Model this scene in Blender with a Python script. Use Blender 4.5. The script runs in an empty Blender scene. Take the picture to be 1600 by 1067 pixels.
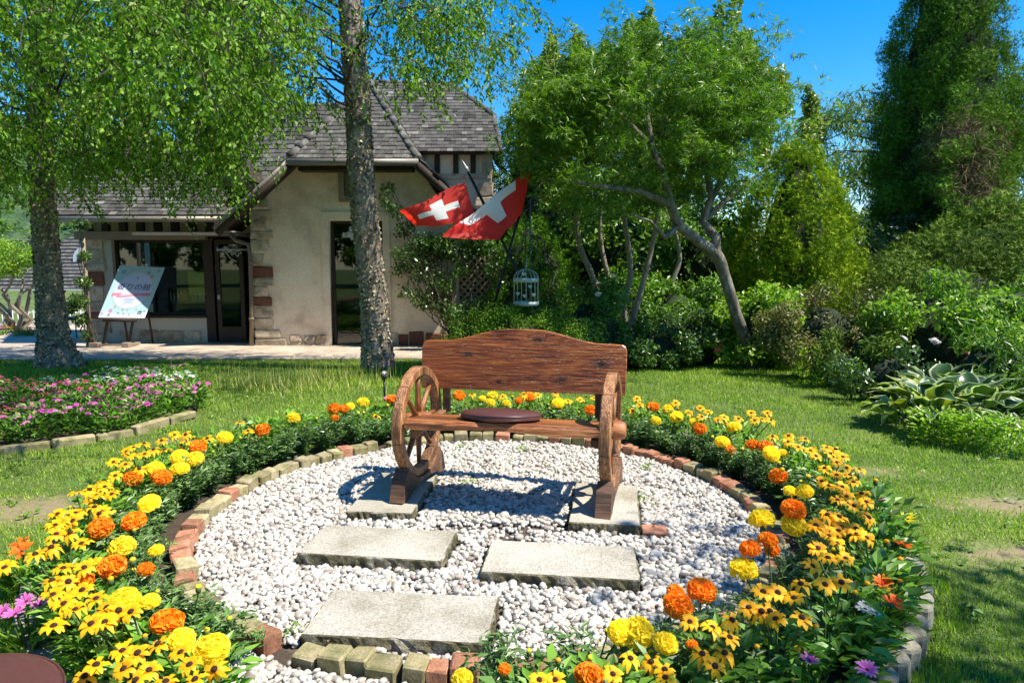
import bpy, math, random
import numpy as np
from mathutils import Vector, Matrix
random.seed(7)
RNG = np.random.default_rng(7)
R = math.radians
SC = bpy.context.scene
COL = SC.collection

# ------------------------------------------------------------------ camera
CAM_H, PITCH, FPX = 1.24, R(6.84), 1067.0
cd = bpy.data.cameras.new('camera'); cam = bpy.data.objects.new('camera', cd); COL.objects.link(cam)
cam.location = (0, 0, CAM_H); cam.rotation_euler = (math.pi/2 - PITCH, 0, 0)
cd.lens = 24; cd.sensor_width = 36; cd.clip_start = .05; cd.clip_end = 2000
SC.camera = cam
# ------------------------------------------------------------------ light
SUN = Vector((.60, -.17, 1.0)).normalized()
w = bpy.data.worlds.new('World'); SC.world = w; w.use_nodes = True
nt = w.node_tree; bg = nt.nodes['Background']
sky = nt.nodes.new('ShaderNodeTexSky'); sky.sky_type = 'NISHITA'; sky.sun_disc = False
sky.sun_elevation = math.asin(SUN.z); sky.sun_rotation = math.atan2(SUN.x, SUN.y)
sky.altitude = 400; sky.air_density = 1.0; sky.dust_density = 0.3; sky.ozone_density = 4.0
hs = nt.nodes.new('ShaderNodeHueSaturation'); hs.inputs['Saturation'].default_value = 1.45
nt.links.new(sky.outputs[0], hs.inputs['Color']); nt.links.new(hs.outputs[0], bg.inputs[0])
bg.inputs[1].default_value = .13
sl = bpy.data.lights.new('sun', 'SUN'); so = bpy.data.objects.new('sun', sl); COL.objects.link(so)
sl.energy = 4.9; sl.angle = R(.53); sl.color = (1, .93, .80)
so.rotation_euler = SUN.to_track_quat('Z', 'Y').to_euler()
SC.view_settings.view_transform = 'Standard'; SC.view_settings.look = 'None'
SC.view_settings.exposure = .85; SC.view_settings.gamma = 1; SC.view_settings.use_curve_mapping = False

# ------------------------------------------------------------------ geometry of the place
def gz(y):
    return -.045*np.clip(np.asarray(y, float)-5.5, 0, 6)
def ray(px, py):
    xc = (px-800)/FPX; yc = (py-533.5)/FPX
    return np.array([xc, math.cos(PITCH)-yc*math.sin(PITCH), -math.sin(PITCH)-yc*math.cos(PITCH)])
def G(px, py, z=0.0):
    d = ray(px, py); t = -(CAM_H-z)/d[2]
    for _ in range(40): t = -(CAM_H-z-float(gz(t*d[1])))/d[2]
    return Vector((t*d[0], t*d[1], CAM_H+t*d[2]))
def P(px, py, Y):
    d = ray(px, py); t = Y/d[1]
    return Vector((t*d[0], Y, CAM_H+t*d[2]))
CX, CY, RI, RO = -.13, 3.2, 1.33, 1.81      # the round bed: centre, brick ring, outer kerb

# ------------------------------------------------------------------ materials
MATS = {}
def newmat(name):
    m = bpy.data.materials.new(name); m.use_nodes = True; m.node_tree.nodes.clear()
    N = m.node_tree.nodes; L = m.node_tree.links
    out = N.new('ShaderNodeOutputMaterial'); b = N.new('ShaderNodeBsdfPrincipled')
    L.new(b.outputs[0], out.inputs[0]); MATS[name] = m
    return m, N, L, b, out
def ramp(N, cols, pos=None, interp='LINEAR'):
    r = N.new('ShaderNodeValToRGB'); r.color_ramp.interpolation = interp
    e = r.color_ramp.elements
    pos = pos or [i/(len(cols)-1) for i in range(len(cols))]
    while len(e) < len(cols): e.new(.5)
    for i, c in enumerate(cols): e[i].position = pos[i]; e[i].color = (*c[:3], 1)
    return r
def noise(N, L, vec, scale, detail=4, rough=.55, dist=0):
    n = N.new('ShaderNodeTexNoise'); n.inputs['Scale'].default_value = scale
    n.inputs['Detail'].default_value = detail; n.inputs['Roughness'].default_value = rough
    n.inputs['Distortion'].default_value = dist
    if vec is not None: L.new(vec, n.inputs['Vector'])
    return n
def mixc(N, L, fac, a, b, mode='MIX'):
    m = N.new('ShaderNodeMix'); m.data_type = 'RGBA'; m.blend_type = mode
    for s, v in ((m.inputs[0], fac), (m.inputs[6], a), (m.inputs[7], b)):
        if hasattr(v, 'is_output'): L.new(v, s)
        elif isinstance(v, (int, float)): s.default_value = v
        else: s.default_value = (*v[:3], 1)
    return m.outputs[2]
def bump(N, L, b, h, dist=.01, strength=1.0):
    bp = N.new('ShaderNodeBump'); bp.inputs['Distance'].default_value = dist; bp.inputs['Strength'].default_value = strength
    L.new(h, bp.inputs['Height']); L.new(bp.outputs[0], b.inputs['Normal'])
def surf(name, cols, scale=8, rough=.8, bd=.004, fine=60, pos=None, fineamt=.35, metal=0, spec=.4, coord='Object', stretch=None, per_obj=0, coat=0):
    """two-scale noise colour + fine bump; per_obj shifts colour with the object's random number"""
    m, N, L, b, out = newmat(name)
    tc = N.new('ShaderNodeTexCoord'); v = tc.outputs[coord if coord != 'World' else 'Object']
    if coord == 'World':
        g = N.new('ShaderNodeNewGeometry'); v = g.outputs['Position']
    if stretch:
        mp = N.new('ShaderNodeMapping'); mp.inputs['Scale'].default_value = stretch; L.new(v, mp.inputs[0]); v = mp.outputs[0]
    oi = N.new('ShaderNodeObjectInfo')
    a = N.new('ShaderNodeVectorMath'); a.operation = 'ADD'; L.new(v, a.inputs[0])
    sc_ = N.new('ShaderNodeVectorMath'); sc_.operation = 'SCALE'; sc_.inputs[0].default_value = (7.1, 3.3, 5.7)
    L.new(oi.outputs['Random'], sc_.inputs['Scale']); 
    if per_obj: L.new(sc_.outputs[0], a.inputs[1])
    v = a.outputs[0]
    n1 = noise(N, L, v, scale, 6, .6); r1 = ramp(N, cols, pos); L.new(n1.outputs[0], r1.inputs[0])
    n2 = noise(N, L, v, fine, 3, .7); r2 = ramp(N, [(.45,)*3, (1,)*3, (1.5,)*3][0:3], [.3, .5, .7]); L.new(n2.outputs[0], r2.inputs[0])
    c = mixc(N, L, fineamt, r1.outputs[0], r2.outputs[0], 'MULTIPLY')
    if per_obj:
        mr = N.new('ShaderNodeMapRange'); mr.inputs[3].default_value = 1-per_obj; mr.inputs[4].default_value = 1+per_obj
        L.new(oi.outputs['Random'], mr.inputs[0])
        cmb = N.new('ShaderNodeCombineColor'); [L.new(mr.outputs[0], cmb.inputs[i]) for i in range(3)]
        c = mixc(N, L, 1.0, c, cmb.outputs[0], 'MULTIPLY')
    L.new(c, b.inputs['Base Color'])
    b.inputs['Roughness'].default_value = rough; b.inputs['Metallic'].default_value = metal
    b.inputs['Specular IOR Level'].default_value = spec; b.inputs['Coat Weight'].default_value = coat
    if bd:
        ad = N.new('ShaderNodeMath'); ad.operation = 'MULTIPLY_ADD'; L.new(n2.outputs[0], ad.inputs[0]); ad.inputs[1].default_value = .4
        L.new(n1.outputs[0], ad.inputs[2]); bump(N, L, b, ad.outputs[0], bd)
    return m
LEAFGAIN = 1.22
def leafmat(name, c1, c2, trans=.35, rough=.45, spec=.5, c3=None, tint=(1.0, 1.25, .45)):
    """leaf: colour from the per-leaf value 'rnd', thin and translucent"""
    m, N, L, b, out = newmat(name)
    at = N.new('ShaderNodeAttribute'); at.attribute_name = 'rnd'
    if max(c2) < .45: c1 = tuple(x*.55 for x in c1); trans *= .8; c1, c2, c3 = [tuple(min(.6, x*LEAFGAIN*g_) for x, g_ in zip(c, (1.08, 1, .75))) if c else None for c in (c1, c2, c3)]
    r = ramp(N, [c1, c2] + ([c3] if c3 else [])); L.new(at.outputs['Fac'], r.inputs[0])
    oi = N.new('ShaderNodeObjectInfo'); mr = N.new('ShaderNodeMapRange'); mr.inputs[3].default_value = .85; mr.inputs[4].default_value = 1.15
    L.new(oi.outputs['Random'], mr.inputs[0])
    cmb = N.new('ShaderNodeCombineColor'); [L.new(mr.outputs[0], cmb.inputs[i]) for i in range(3)]
    c = mixc(N, L, 1.0, r.outputs[0], cmb.outputs[0], 'MULTIPLY')
    L.new(c, b.inputs['Base Color']); b.inputs['Roughness'].default_value = rough; b.inputs['Specular IOR Level'].default_value = spec
    if trans:
        t = N.new('ShaderNodeBsdfTranslucent'); L.new(mixc(N, L, 1.0, c, tuple(x*1.5 for x in tint), 'MULTIPLY'), t.inputs[0])
        mx = N.new('ShaderNodeMixShader'); mx.inputs[0].default_value = trans
        L.new(b.outputs[0], mx.inputs[1]); L.new(t.outputs[0], mx.inputs[2]); L.new(mx.outputs[0], out.inputs[0])
    return m
def flat(name, c, rough=.6, metal=0, spec=.5, emit=None):
    m, N, L, b, out = newmat(name)
    b.inputs['Base Color'].default_value = (*c, 1); b.inputs['Roughness'].default_value = rough
    b.inputs['Metallic'].default_value = metal; b.inputs['Specular IOR Level'].default_value = spec
    return m
def rndmat(name, cols, rough=.6, spec=.4, bd=0, fine=200, pos=None):
    """solid bits coloured by the per-piece value 'rnd' """
    m, N, L, b, out = newmat(name)
    at = N.new('ShaderNodeAttribute'); at.attribute_name = 'rnd'
    r = ramp(N, cols, pos); L.new(at.outputs['Fac'], r.inputs[0])
    tc = N.new('ShaderNodeTexCoord'); n = noise(N, L, tc.outputs['Object'], fine, 4, .65)
    r2 = ramp(N, [(.6,)*3, (1.15,)*3], [.3, .65]); L.new(n.outputs[0], r2.inputs[0])
    L.new(mixc(N, L, .55, r.outputs[0], r2.outputs[0], 'MULTIPLY'), b.inputs['Base Color'])
    b.inputs['Roughness'].default_value = rough; b.inputs['Specular IOR Level'].default_value = spec
    if bd: bump(N, L, b, n.outputs[0], bd)
    return m
def woodmat(name, dark, mid, light, rough=.42, coat=.25, axis=0, ringscale=26, knots=()):
    """grain runs along 'axis' of the object; knots are spots (x,z,size) the grain bends round"""
    m, N, L, b, out = newmat(name)
    tc = N.new('ShaderNodeTexCoord'); mp = N.new('ShaderNodeMapping')
    s = [1, 1, 1]; s[axis] = .09; mp.inputs['Scale'].default_value = s; L.new(tc.outputs['Object'], mp.inputs[0])
    n0 = noise(N, L, mp.outputs[0], 7, 3, .5)
    mp2 = N.new('ShaderNodeMapping'); s2 = [1, 1, 1]; s2[axis] = .035; mp2.inputs['Scale'].default_value = s2; L.new(tc.outputs['Object'], mp2.inputs[0])
    n1 = noise(N, L, mp2.outputs[0], 130, 4, .7)
    val = n0.outputs[0]; dark_m = None
    sep = N.new('ShaderNodeSeparateXYZ'); L.new(tc.outputs['Object'], sep.inputs[0])
    def M(op, a, b_=None, c_=None):
        q = N.new('ShaderNodeMath'); q.operation = op
        for i, x in enumerate((a, b_, c_)):
            if x is None: continue
            if hasattr(x, 'is_output'): L.new(x, q.inputs[i])
            else: q.inputs[i].default_value = x
        return q.outputs[0]
    for (kx, kz, ks) in knots:
        dx = M('MULTIPLY', M('SUBTRACT', sep.outputs[0], kx), .45/ks); dz = M('MULTIPLY', M('SUBTRACT', sep.outputs[2], kz), 1/ks)
        d2 = M('ADD', M('MULTIPLY', dx, dx), M('MULTIPLY', dz, dz))
        g = M('DIVIDE', 1.0, M('ADD', 1.0, d2))
        val = M('MULTIPLY_ADD', g, .20, val)
        core = M('POWER', M('DIVIDE', 1.0, M('ADD', 1.0, M('MULTIPLY', d2, 3.0))), 2.0)
        dark_m = core if dark_m is None else M('MAXIMUM', dark_m, core)
    rings = M('SINE', M('MULTIPLY', val, ringscale*2.2)); rings = M('MULTIPLY_ADD', rings, .5, .5); rings = M('POWER', rings, 2.0)
    mixv = M('MULTIPLY_ADD', rings, .20, M('MULTIPLY_ADD', n1.outputs[0], 1.9, -.56))
    r = ramp(N, [light, mid, dark], [.15, .5, .92]); L.new(mixv, r.inputs[0]); c = r.outputs[0]
    big = noise(N, L, mp.outputs[0], 3.5, 3, .5); rb = ramp(N, [(.16, .12, .12), (1.2, 1.12, 1.1)], [.38, .58]); L.new(big.outputs[0], rb.inputs[0])
    c = mixc(N, L, .8, c, rb.outputs[0], 'MULTIPLY')
    if dark_m is not None: c = mixc(N, L, dark_m, c, (.012, .006, .006))
    L.new(c, b.inputs['Base Color']); b.inputs['Roughness'].default_value = rough
    b.inputs['Coat Weight'].default_value = coat; b.inputs['Coat Roughness'].default_value = .3
    bump(N, L, b, M('SUBTRACT', 1.0, mixv), .0035)
    return m
def glassmat(name, tint=(.85, .9, .88), refl=.12):
    m, N, L, b, out = newmat(name); N.remove(b)
    t = N.new('ShaderNodeBsdfTransparent'); t.inputs[0].default_value = (*tint, 1)
    g = N.new('ShaderNodeBsdfGlossy'); g.inputs['Roughness'].default_value = .02
    fr = N.new('ShaderNodeFresnel'); fr.inputs[0].default_value = 1.5
    ad = N.new('ShaderNodeMath'); ad.operation = 'ADD'; ad.inputs[1].default_value = refl; L.new(fr.outputs[0], ad.inputs[0])
    mx = N.new('ShaderNodeMixShader'); L.new(ad.outputs[0], mx.inputs[0]); L.new(t.outputs[0], mx.inputs[1]); L.new(g.outputs[0], mx.inputs[2])
    L.new(mx.outputs[0], out.inputs[0]); return m

# ------------------------------------------------------------------ mesh helpers
class MB:
    """collects shapes, then links them as ONE mesh object"""
    def __init__(s): s.v = []; s.f = []; s.m = []; s.r = []; s.n = 0; s.sm = []
    def add(s, V, F, mi=0, rnd=.5, smooth=False):
        V = np.asarray(V, float); s.v.append(V)
        for f in F: s.f.append([i+s.n for i in f]); s.m.append(mi); s.sm.append(smooth)
        s.r.append(np.full(len(V), rnd)); s.n += len(V); return s
    def box(s, lo, hi, M=None, mi=0, rnd=.5, bev=0):
        x0, y0, z0 = lo; x1, y1, z1 = hi
        if bev <= 0:
            V = np.array([(x, y, z) for z in (z0, z1) for x, y in ((x0, y0), (x1, y0), (x1, y1), (x0, y1))], float)
            F = [(3, 2, 1, 0), (4, 5, 6, 7), (0, 1, 5, 4), (1, 2, 6, 5), (2, 3, 7, 6), (3, 0, 4, 7)]
        else:
            b = bev; V = []
            for z, o in ((z0, b), (z0+b, 0), (z1-b, 0), (z1, b)):
                for (x, y, sx, sy) in ((x0, y0, 1, 1), (x1, y0, -1, 1), (x1, y1, -1, -1), (x0, y1, 1, -1)):
                    V += [(x+sx*(o if o else 0), y+sy*(b if not o else b+0*o), z)] if False else []
                    V.append((x+sx*o, y+sy*(b+o*.4), z)); V.append((x+sx*(b+o*.4), y+sy*o, z))
            # order round each ring
            V = np.array(V, float).reshape(4, 8, 3)[:, [0, 1, 3, 2, 4, 5, 7, 6]].reshape(-1, 3)
            F = [tuple(range(7, -1, -1)), tuple(range(24, 32))]
            for k in range(3):
                for i in range(8): F.append((k*8+i, k*8+(i+1) % 8, (k+1)*8+(i+1) % 8, (k+1)*8+i))
        V = np.asarray(V, float)
        if M is not None: V = xf(V, M)
        return s.add(V, F, mi, rnd)
    def tube(s, pts, rad, n=8, mi=0, rnd=.5, caps=True, smooth=True):
        V, F = tube(pts, rad, n, caps); return s.add(V, F, mi, rnd, smooth)
    def lathe(s, prof, n=24, M=None, mi=0, rnd=.5, smooth=True):
        V = []; F = []
        for r_, z in prof:
            for i in range(n): a = 2*math.pi*i/n; V.append((r_*math.cos(a), r_*math.sin(a), z))
        for k in range(len(prof)-1):
            for i in range(n): F.append((k*n+i, k*n+(i+1) % n, (k+1)*n+(i+1) % n, (k+1)*n+i))
        F.append(tuple(range(n-1, -1, -1))); F.append(tuple(range((len(prof)-1)*n, len(prof)*n)))
        V = np.array(V)
        if M is not None: V = xf(V, M)
        return s.add(V, F, mi, rnd, smooth)
    def prism(s, poly, y0, y1, M=None, mi=0, rnd=.5):
        """poly in (x,z), extruded along y"""
        n = len(poly); V = [(x, y0, z) for x, z in poly]+[(x, y1, z) for x, z in poly]
        F = [tuple(range(n)), tuple(range(2*n-1, n-1, -1))]+[(i, i+n, (i+1) % n+n, (i+1) % n) for i in range(n)]
        V = np.array(V, float)
        if M is not None: V = xf(V, M)
        return s.add(V, F, mi, rnd)
    def build(s, name, mats, parent=None, kind=None, link=True):
        me = bpy.data.meshes.new(name)
        V = np.concatenate(s.v) if s.v else np.zeros((0, 3))
        me.from_pydata([tuple(v) for v in V], [], s.f)
        for m in (mats if isinstance(mats, (list, tuple)) else [mats]): me.materials.append(MATS[m])
        me.polygons.foreach_set('material_index', s.m); me.polygons.foreach_set('use_smooth', s.sm)
        a = me.attributes.new('rnd', 'FLOAT', 'POINT'); a.data.foreach_set('value', np.concatenate(s.r))
        me.update()
        o = bpy.data.objects.new(name, me)
        if link: COL.objects.link(o)
        if parent: o.parent = parent
        if kind: o['kind'] = kind
        return o
def xf(V, M):
    M = np.array(M); return V @ M[:3, :3].T + M[:3, 3]
def TR(loc=(0, 0, 0), rz=0, rx=0, ry=0):
    return Matrix.Translation(loc) @ Matrix.Rotation(rz, 4, 'Z') @ Matrix.Rotation(ry, 4, 'Y') @ Matrix.Rotation(rx, 4, 'X')
def tube(pts, rad, n=8, caps=True):
    pts = [Vector(p) for p in pts]
    if not hasattr(rad, '__len__'): rad = [rad]*len(pts)
    V = []; F = []; ref = Vector((.31, .2, .93)).normalized()
    t0 = (pts[1]-pts[0]).normalized()
    if abs(t0.dot(ref)) > .9: ref = Vector((1, 0, 0))
    u = t0.cross(ref).normalized()
    for i, p in enumerate(pts):
        t = (pts[min(i+1, len(pts)-1)]-pts[max(i-1, 0)]).normalized()
        u = (u-t*u.dot(t)).normalized(); v = t.cross(u)
        for k in range(n):
            a = 2*math.pi*k/n; V.append(p+(u*math.cos(a)+v*math.sin(a))*rad[i])
    for i in range(len(pts)-1):
        for k in range(n): F.append((i*n+k, i*n+(k+1) % n, (i+1)*n+(k+1) % n, (i+1)*n+k))
    if caps: F.append(tuple(range(n-1, -1, -1))); F.append(tuple(range((len(pts)-1)*n, len(pts)*n)))
    return np.array([tuple(v) for v in V]), F
def empty(name, loc=(0, 0, 0), rz=0):
    o = bpy.data.objects.new(name, None); COL.objects.link(o); o.location = loc; o.rotation_euler.z = rz
    o.empty_display_size = .1; return o
def tag(o, label=None, cat=None, group=None, kind=None):
    if label: o['label'] = label
    if cat: o['category'] = cat
    if group: o['group'] = group
    if kind: o['kind'] = kind
    return o
def inst(o, parent=None, loc=None, rot=None, scale=None):
    c = o.copy(); COL.objects.link(c)
    if parent is not None: c.parent = parent
    if loc is not None: c.location = loc
    if rot is not None: c.rotation_euler = rot
    if scale is not None: c.scale = (scale,)*3 if not hasattr(scale, '__len__') else scale
    return c
def npmesh(name, V, F, mats, rnd, parent=None, kind=None, smooth=False, link=True):
    """V (n,3), F (m,k) uniform faces"""
    me = bpy.data.meshes.new(name); k = F.shape[1]
    me.vertices.add(len(V)); me.vertices.foreach_set('co', V.astype(np.float32).ravel())
    me.loops.add(F.size); me.loops.foreach_set('vertex_index', F.astype(np.int32).ravel())
    me.polygons.add(len(F)); me.polygons.foreach_set('loop_start', np.arange(0, F.size, k, dtype=np.int32))
    me.polygons.foreach_set('loop_total', np.full(len(F), k, dtype=np.int32))
    me.polygons.foreach_set('use_smooth', np.full(len(F), smooth))
    me.update(calc_edges=True)
    a = me.attributes.new('rnd', 'FLOAT', 'POINT'); a.data.foreach_set('value', rnd.astype(np.float32))
    me.materials.append(MATS[mats])
    o = bpy.data.objects.new(name, me)
    if link: COL.objects.link(o)
    if parent: o.parent = parent
    if kind: o['kind'] = kind
    return o
def nrm(a): return a/np.maximum(np.linalg.norm(a, axis=-1, keepdims=True), 1e-9)
def frames(D, Nn):
    """rotation matrices with local y = D and local z near Nn"""
    y = nrm(D); x = nrm(np.cross(y, Nn)); z = np.cross(x, y); return np.stack([x, y, z], axis=-1)
def scatter(T, TF, pos, rot, scale):
    n = len(pos); k = len(T)
    sc = scale.reshape(n, 1, -1) if np.ndim(scale) > 0 else np.full((n, 1, 1), scale)
    V = np.einsum('nij,nkj->nki', rot, T[None]*sc)+pos[:, None]
    F = (TF[None]+(np.arange(n)*k)[:, None, None]).reshape(-1, TF.shape[1])
    return V.reshape(-1, 3), F
# leaf templates (local y = length)
LEAF = (np.array([(0, 0, 0), (.30, .42, .10), (0, 1, -.06), (-.30, .42, .10)], float), np.array([(0, 1, 2), (0, 2, 3)]))
NARROW = (np.array([(0, 0, 0), (.12, .4, .04), (0, 1, -.08), (-.12, .4, .04)], float), np.array([(0, 1, 2), (0, 2, 3)]))
SPRAY = (np.array([(-.05, 0, 0), (.05, 0, 0), (0, 1, 0), (.04, .25, .02), (.36, .72, .05), (.02, .45, 0), (-.04, .25, .02), (-.36, .72, .05), (-.02, .45, 0)], float),
         np.array([(0, 1, 2), (3, 4, 5), (6, 8, 7)]))
STAR = (np.array([(0, 0, 0), (.05, .35, 0), (0, 1, -.1), (-.05, .35, 0), (.2, .3, .03), (.6, .72, -.06), (.12, .4, .03), (-.2, .3, .03), (-.6, .72, -.06), (-.12, .4, .03)], float),
        np.array([(0, 1, 2), (0, 2, 3), (0, 4, 5), (0, 5, 6), (0, 8, 7), (0, 9, 8)]))
def clumps(c, rad, k, sub, rng=RNG, fill=.25, squash=.7, zmin=None):
    """k sub-clumps over an ellipsoid: an uneven crown"""
    out = []
    for i in range(k):
        d = nrm(rng.normal(size=3)); r_ = 1 if rng.random() > fill else rng.random()**.5
        p = np.array(c)+d*np.array(rad)*r_*rng.uniform(.78, 1.04)
        s = sub*rng.uniform(.6, 1.35)
        if zmin is not None and p[2]-s*squash < zmin: p[2] = zmin+s*squash
        out.append((*p, s, s, s*squash))
    return out
def foliage(name, cl, n, tmpl, size, mat, parent=None, out=.9, up=.35, droop=.3, rnd_spread=.35, seed=None, kind=None, link=True, szvar=.4, dirout=.6):
    cl = np.array(cl, float); rng = RNG if seed is None else np.random.default_rng(seed)
    wgt = (cl[:, 3]*cl[:, 5]+1e-6)**1.0; idx = rng.choice(len(cl), n, p=wgt/wgt.sum())
    d = nrm(rng.normal(size=(n, 3))); r_ = rng.random(n)**.38*rng.uniform(.8, 1.12, n)
    pos = cl[idx, :3]+d*cl[idx, 3:]*r_[:, None]
    Nn = nrm(out*d+up*np.array([0, 0, 1])+.55*rng.normal(size=(n, 3)))
    D = nrm(dirout*d+rng.normal(size=(n, 3))*.7+np.array([0, 0, -droop]))
    D = nrm(D-Nn*(D*Nn).sum(1, keepdims=True)*.8)
    sz = size*rng.uniform(1-szvar, 1+szvar, n)
    V, F = scatter(tmpl[0], tmpl[1], pos, frames(D, Nn), sz)
    cr = rng.random(len(cl))
    rr = np.clip(.5+(cr[idx]-.5)*rnd_spread*1.4+(rng.random(n)-.5)*(1-rnd_spread), 0, 1)
    return npmesh(name, V, F, mat, np.repeat(rr, len(tmpl[0])), parent, kind, link=link)
def text(body, size, mat, M, name='lettering', parent=None, font_w=0, extr=.0006):
    cu = bpy.data.curves.new(name, 'FONT'); cu.body = body; cu.size = size; cu.align_x = 'CENTER'; cu.align_y = 'CENTER'; cu.extrude = extr; cu.offset = font_w
    o = bpy.data.objects.new(name, cu); COL.objects.link(o)
    bpy.context.view_layer.update(); dg = bpy.context.evaluated_depsgraph_get()
    me = bpy.data.meshes.new_from_object(o.evaluated_get(dg)); bpy.data.objects.remove(o)
    me.materials.clear(); me.materials.append(MATS[mat]); ob = bpy.data.objects.new(name, me); COL.objects.link(ob)
    me.transform(M); ob.parent = parent; return ob
def sinnoise(x, y, s=1.0, ph=0):
    return (np.sin(x*1.7*s+ph+1.3*np.sin(y*2.1*s+ph))+np.sin(y*2.3*s+1.7*ph+1.1*np.sin(x*1.3*s))+.7*np.sin((x+y)*4.1*s+ph*2.3+np.sin((x-y)*3.3*s)))/2.7

# ------------------------------------------------------------------ the materials
leafmat('birch_leaf', (.05, .12, .012), (.13, .26, .025), .45, .48, .35, (.24, .38, .06))
leafmat('maple_leaf', (.045, .11, .012), (.10, .21, .02), .38, .4, .5, (.20, .30, .04))
leafmat('shoot_leaf', (.06, .12, .02), (.13, .20, .04), .35, .4, .5, (.22, .22, .06))
leafmat('dark_leaf', (.02, .05, .012), (.045, .10, .02), .2, .4, .5, (.09, .16, .03))
leafmat('mid_leaf', (.04, .10, .014), (.09, .19, .025), .32, .4, .5, (.16, .28, .04))
leafmat('glossy_leaf', (.03, .075, .018), (.06, .13, .03), .18, .3, .7, (.12, .22, .05))
leafmat('bright_leaf', (.08, .18, .018), (.17, .32, .035), .4, .4, .45, (.30, .42, .07))
leafmat('conifer_green', (.035, .08, .010), (.07, .145, .014), .15, .7, .08, (.15, .27, .045))
leafmat('conifer_gold', (.06, .13, .010), (.15, .25, .014), .2, .7, .08, (.34, .44, .03))
leafmat('thuja_green', (.04, .10, .012), (.10, .24, .02), .12, .7, .08, (.09, .2, .02))
leafmat('juniper_grey', (.045, .085, .016), (.09, .15, .024), .12, .7, .08, (.17, .26, .06))
leafmat('dry_twig', (.05, .035, .025), (.12, .085, .06), 0, .8, .2, (.2, .15, .11))
leafmat('smoke_leaf', (.03, .012, .012), (.07, .03, .025), .3, .45, .5, (.22, .12, .05), (1.3, .7, .4))
leafmat('willow_leaf', (.06, .11, .03), (.12, .19, .06), .35, .45, .5, (.2, .27, .1))
leafmat('shrub_brown', (.05, .075, .025), (.12, .14, .045), .2, .45, .4, (.15, .12, .05))
leafmat('marigold_leaf', (.045, .11, .035), (.10, .20, .07), .28, .35, .6, (.22, .34, .16))
leafmat('rudbeckia_leaf', (.045, .13, .018), (.10, .24, .03), .32, .42, .5, (.17, .33, .05))
leafmat('grass_blade', (.085, .17, .018), (.17, .29, .03), .35, .5, .35, (.33, .40, .08))
leafmat('long_grass', (.13, .17, .05), (.22, .27, .08), .3, .5, .3, (.4, .4, .18))
leafmat('hosta_leaf', (.025, .075, .018), (.045, .11, .025), .2, .35, .5)
leafmat('hosta_gold', (.20, .30, .04), (.34, .40, .07), .35, .4, .5)
leafmat('hosta_edge', (.45, .5, .3), (.6, .62, .42), .3, .4, .5)
leafmat('petal_yellow', (.85, .62, .01), (.95, .78, .03), .3, .55, .2, (1, .9, .1), (1, 1, .5))
leafmat('petal_orange', (.70, .16, .005), (.90, .28, .01), .25, .55, .2, (.95, .42, .02), (1, .9, .5))
leafmat('petal_gold', (.90, .34, .005), (.95, .48, .008), .28, .5, .25, (1, .60, .02), (1, 1, .4))
leafmat('petal_flame', (.75, .07, .005), (.9, .15, .01), .25, .5, .25, (.95, .25, .02), (1, .8, .5))
leafmat('petal_magenta', (.50, .06, .30), (.66, .14, .46), .3, .5, .25, (.8, .35, .55), (1, .8, 1))
leafmat('petal_pink', (.75, .07, .14), (.85, .14, .28), .3, .5, .25, (.85, .3, .4), (1, .8, 1))
leafmat('petal_white', (.75, .75, .72), (.85, .83, .85), .3, .5, .25, (.8, .65, .8), (1, 1, 1))
surf('cone_brown', [(.02, .008, .004), (.05, .02, .008)], 200, .8, .001, 600)
surf('stem_green', [(.05, .10, .02), (.09, .15, .035)], 40, .6, 0)
surf('bark_birch', [(.07, .055, .045), (.22, .18, .145), (.42, .36, .30)], 9, .9, .02, 70, [.3, .5, .72], .7, stretch=(1, 1, .55))
leafmat('bark_flake', (.08, .06, .05), (.28, .23, .18), 0, .8, .3, (.55, .48, .40))
surf('bark_grey', [(.06, .05, .038), (.16, .135, .10), (.30, .27, .22)], 12, .85, .012, 60, [.3, .5, .7], .6, stretch=(1, 1, .4))
surf('bark_brown', [(.045, .032, .022), (.11, .08, .055)], 14, .85, .01, 60, None, .6, stretch=(1, 1, .4))
surf('bark_pale', [(.16, .13, .09), (.34, .29, .21)], 9, .8, .008, 60, None, .5, stretch=(1, 1, .3))
surf('stucco', [(.50, .38, .27), (.82, .67, .52), (.88, .76, .60)], 1.6, .9, .005, 38, [.28, .5, .68], .3)
surf('stucco_pale', [(.40, .38, .33), (.55, .52, .45)], 2, .9, .004, 45, None, .2)
surf('stucco_pink', [(.45, .24, .20), (.55, .31, .26)], 2, .9, .003, 30, None, .15)
surf('wall_stone', [(.24, .18, .13), (.48, .39, .29), (.62, .52, .40)], 7, .9, .012, 60, [.3, .5, .7], .5, per_obj=.3)
surf('wall_stone_red', [(.12, .045, .03), (.26, .11, .07)], 9, .9, .01, 60, None, .5, per_obj=.2)
surf('roof_tile', [(.045, .042, .038), (.095, .09, .082), (.22, .21, .19)], 5, .85, .004, 40, [.3, .52, .75], .5, coord='World', per_obj=.25)
rndmat('roof_tile_mix', [(.045, .042, .038), (.085, .080, .073), (.12, .115, .105), (.24, .23, .21)], .85, .3, .004, 40)
surf('dark_timber', [(.018, .012, .009), (.05, .034, .024)], 8, .7, .003, 50, stretch=(1, 1, .3))
surf('grey_timber', [(.20, .15, .11), (.33, .26, .20)], 8, .75, .003, 50, stretch=(.3, 1, 1))
surf('zinc', [(.16, .14, .12), (.30, .27, .23)], 3, .5, .001, 30, metal=.3)
surf('brown_pipe', [(.14, .10, .065), (.24, .18, .12)], 5, .5, 0, 30)
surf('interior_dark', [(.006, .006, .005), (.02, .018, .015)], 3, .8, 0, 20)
surf('black_metal', [(.01, .01, .011), (.03, .03, .032)], 20, .4, 0, 50, metal=.4)
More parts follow.
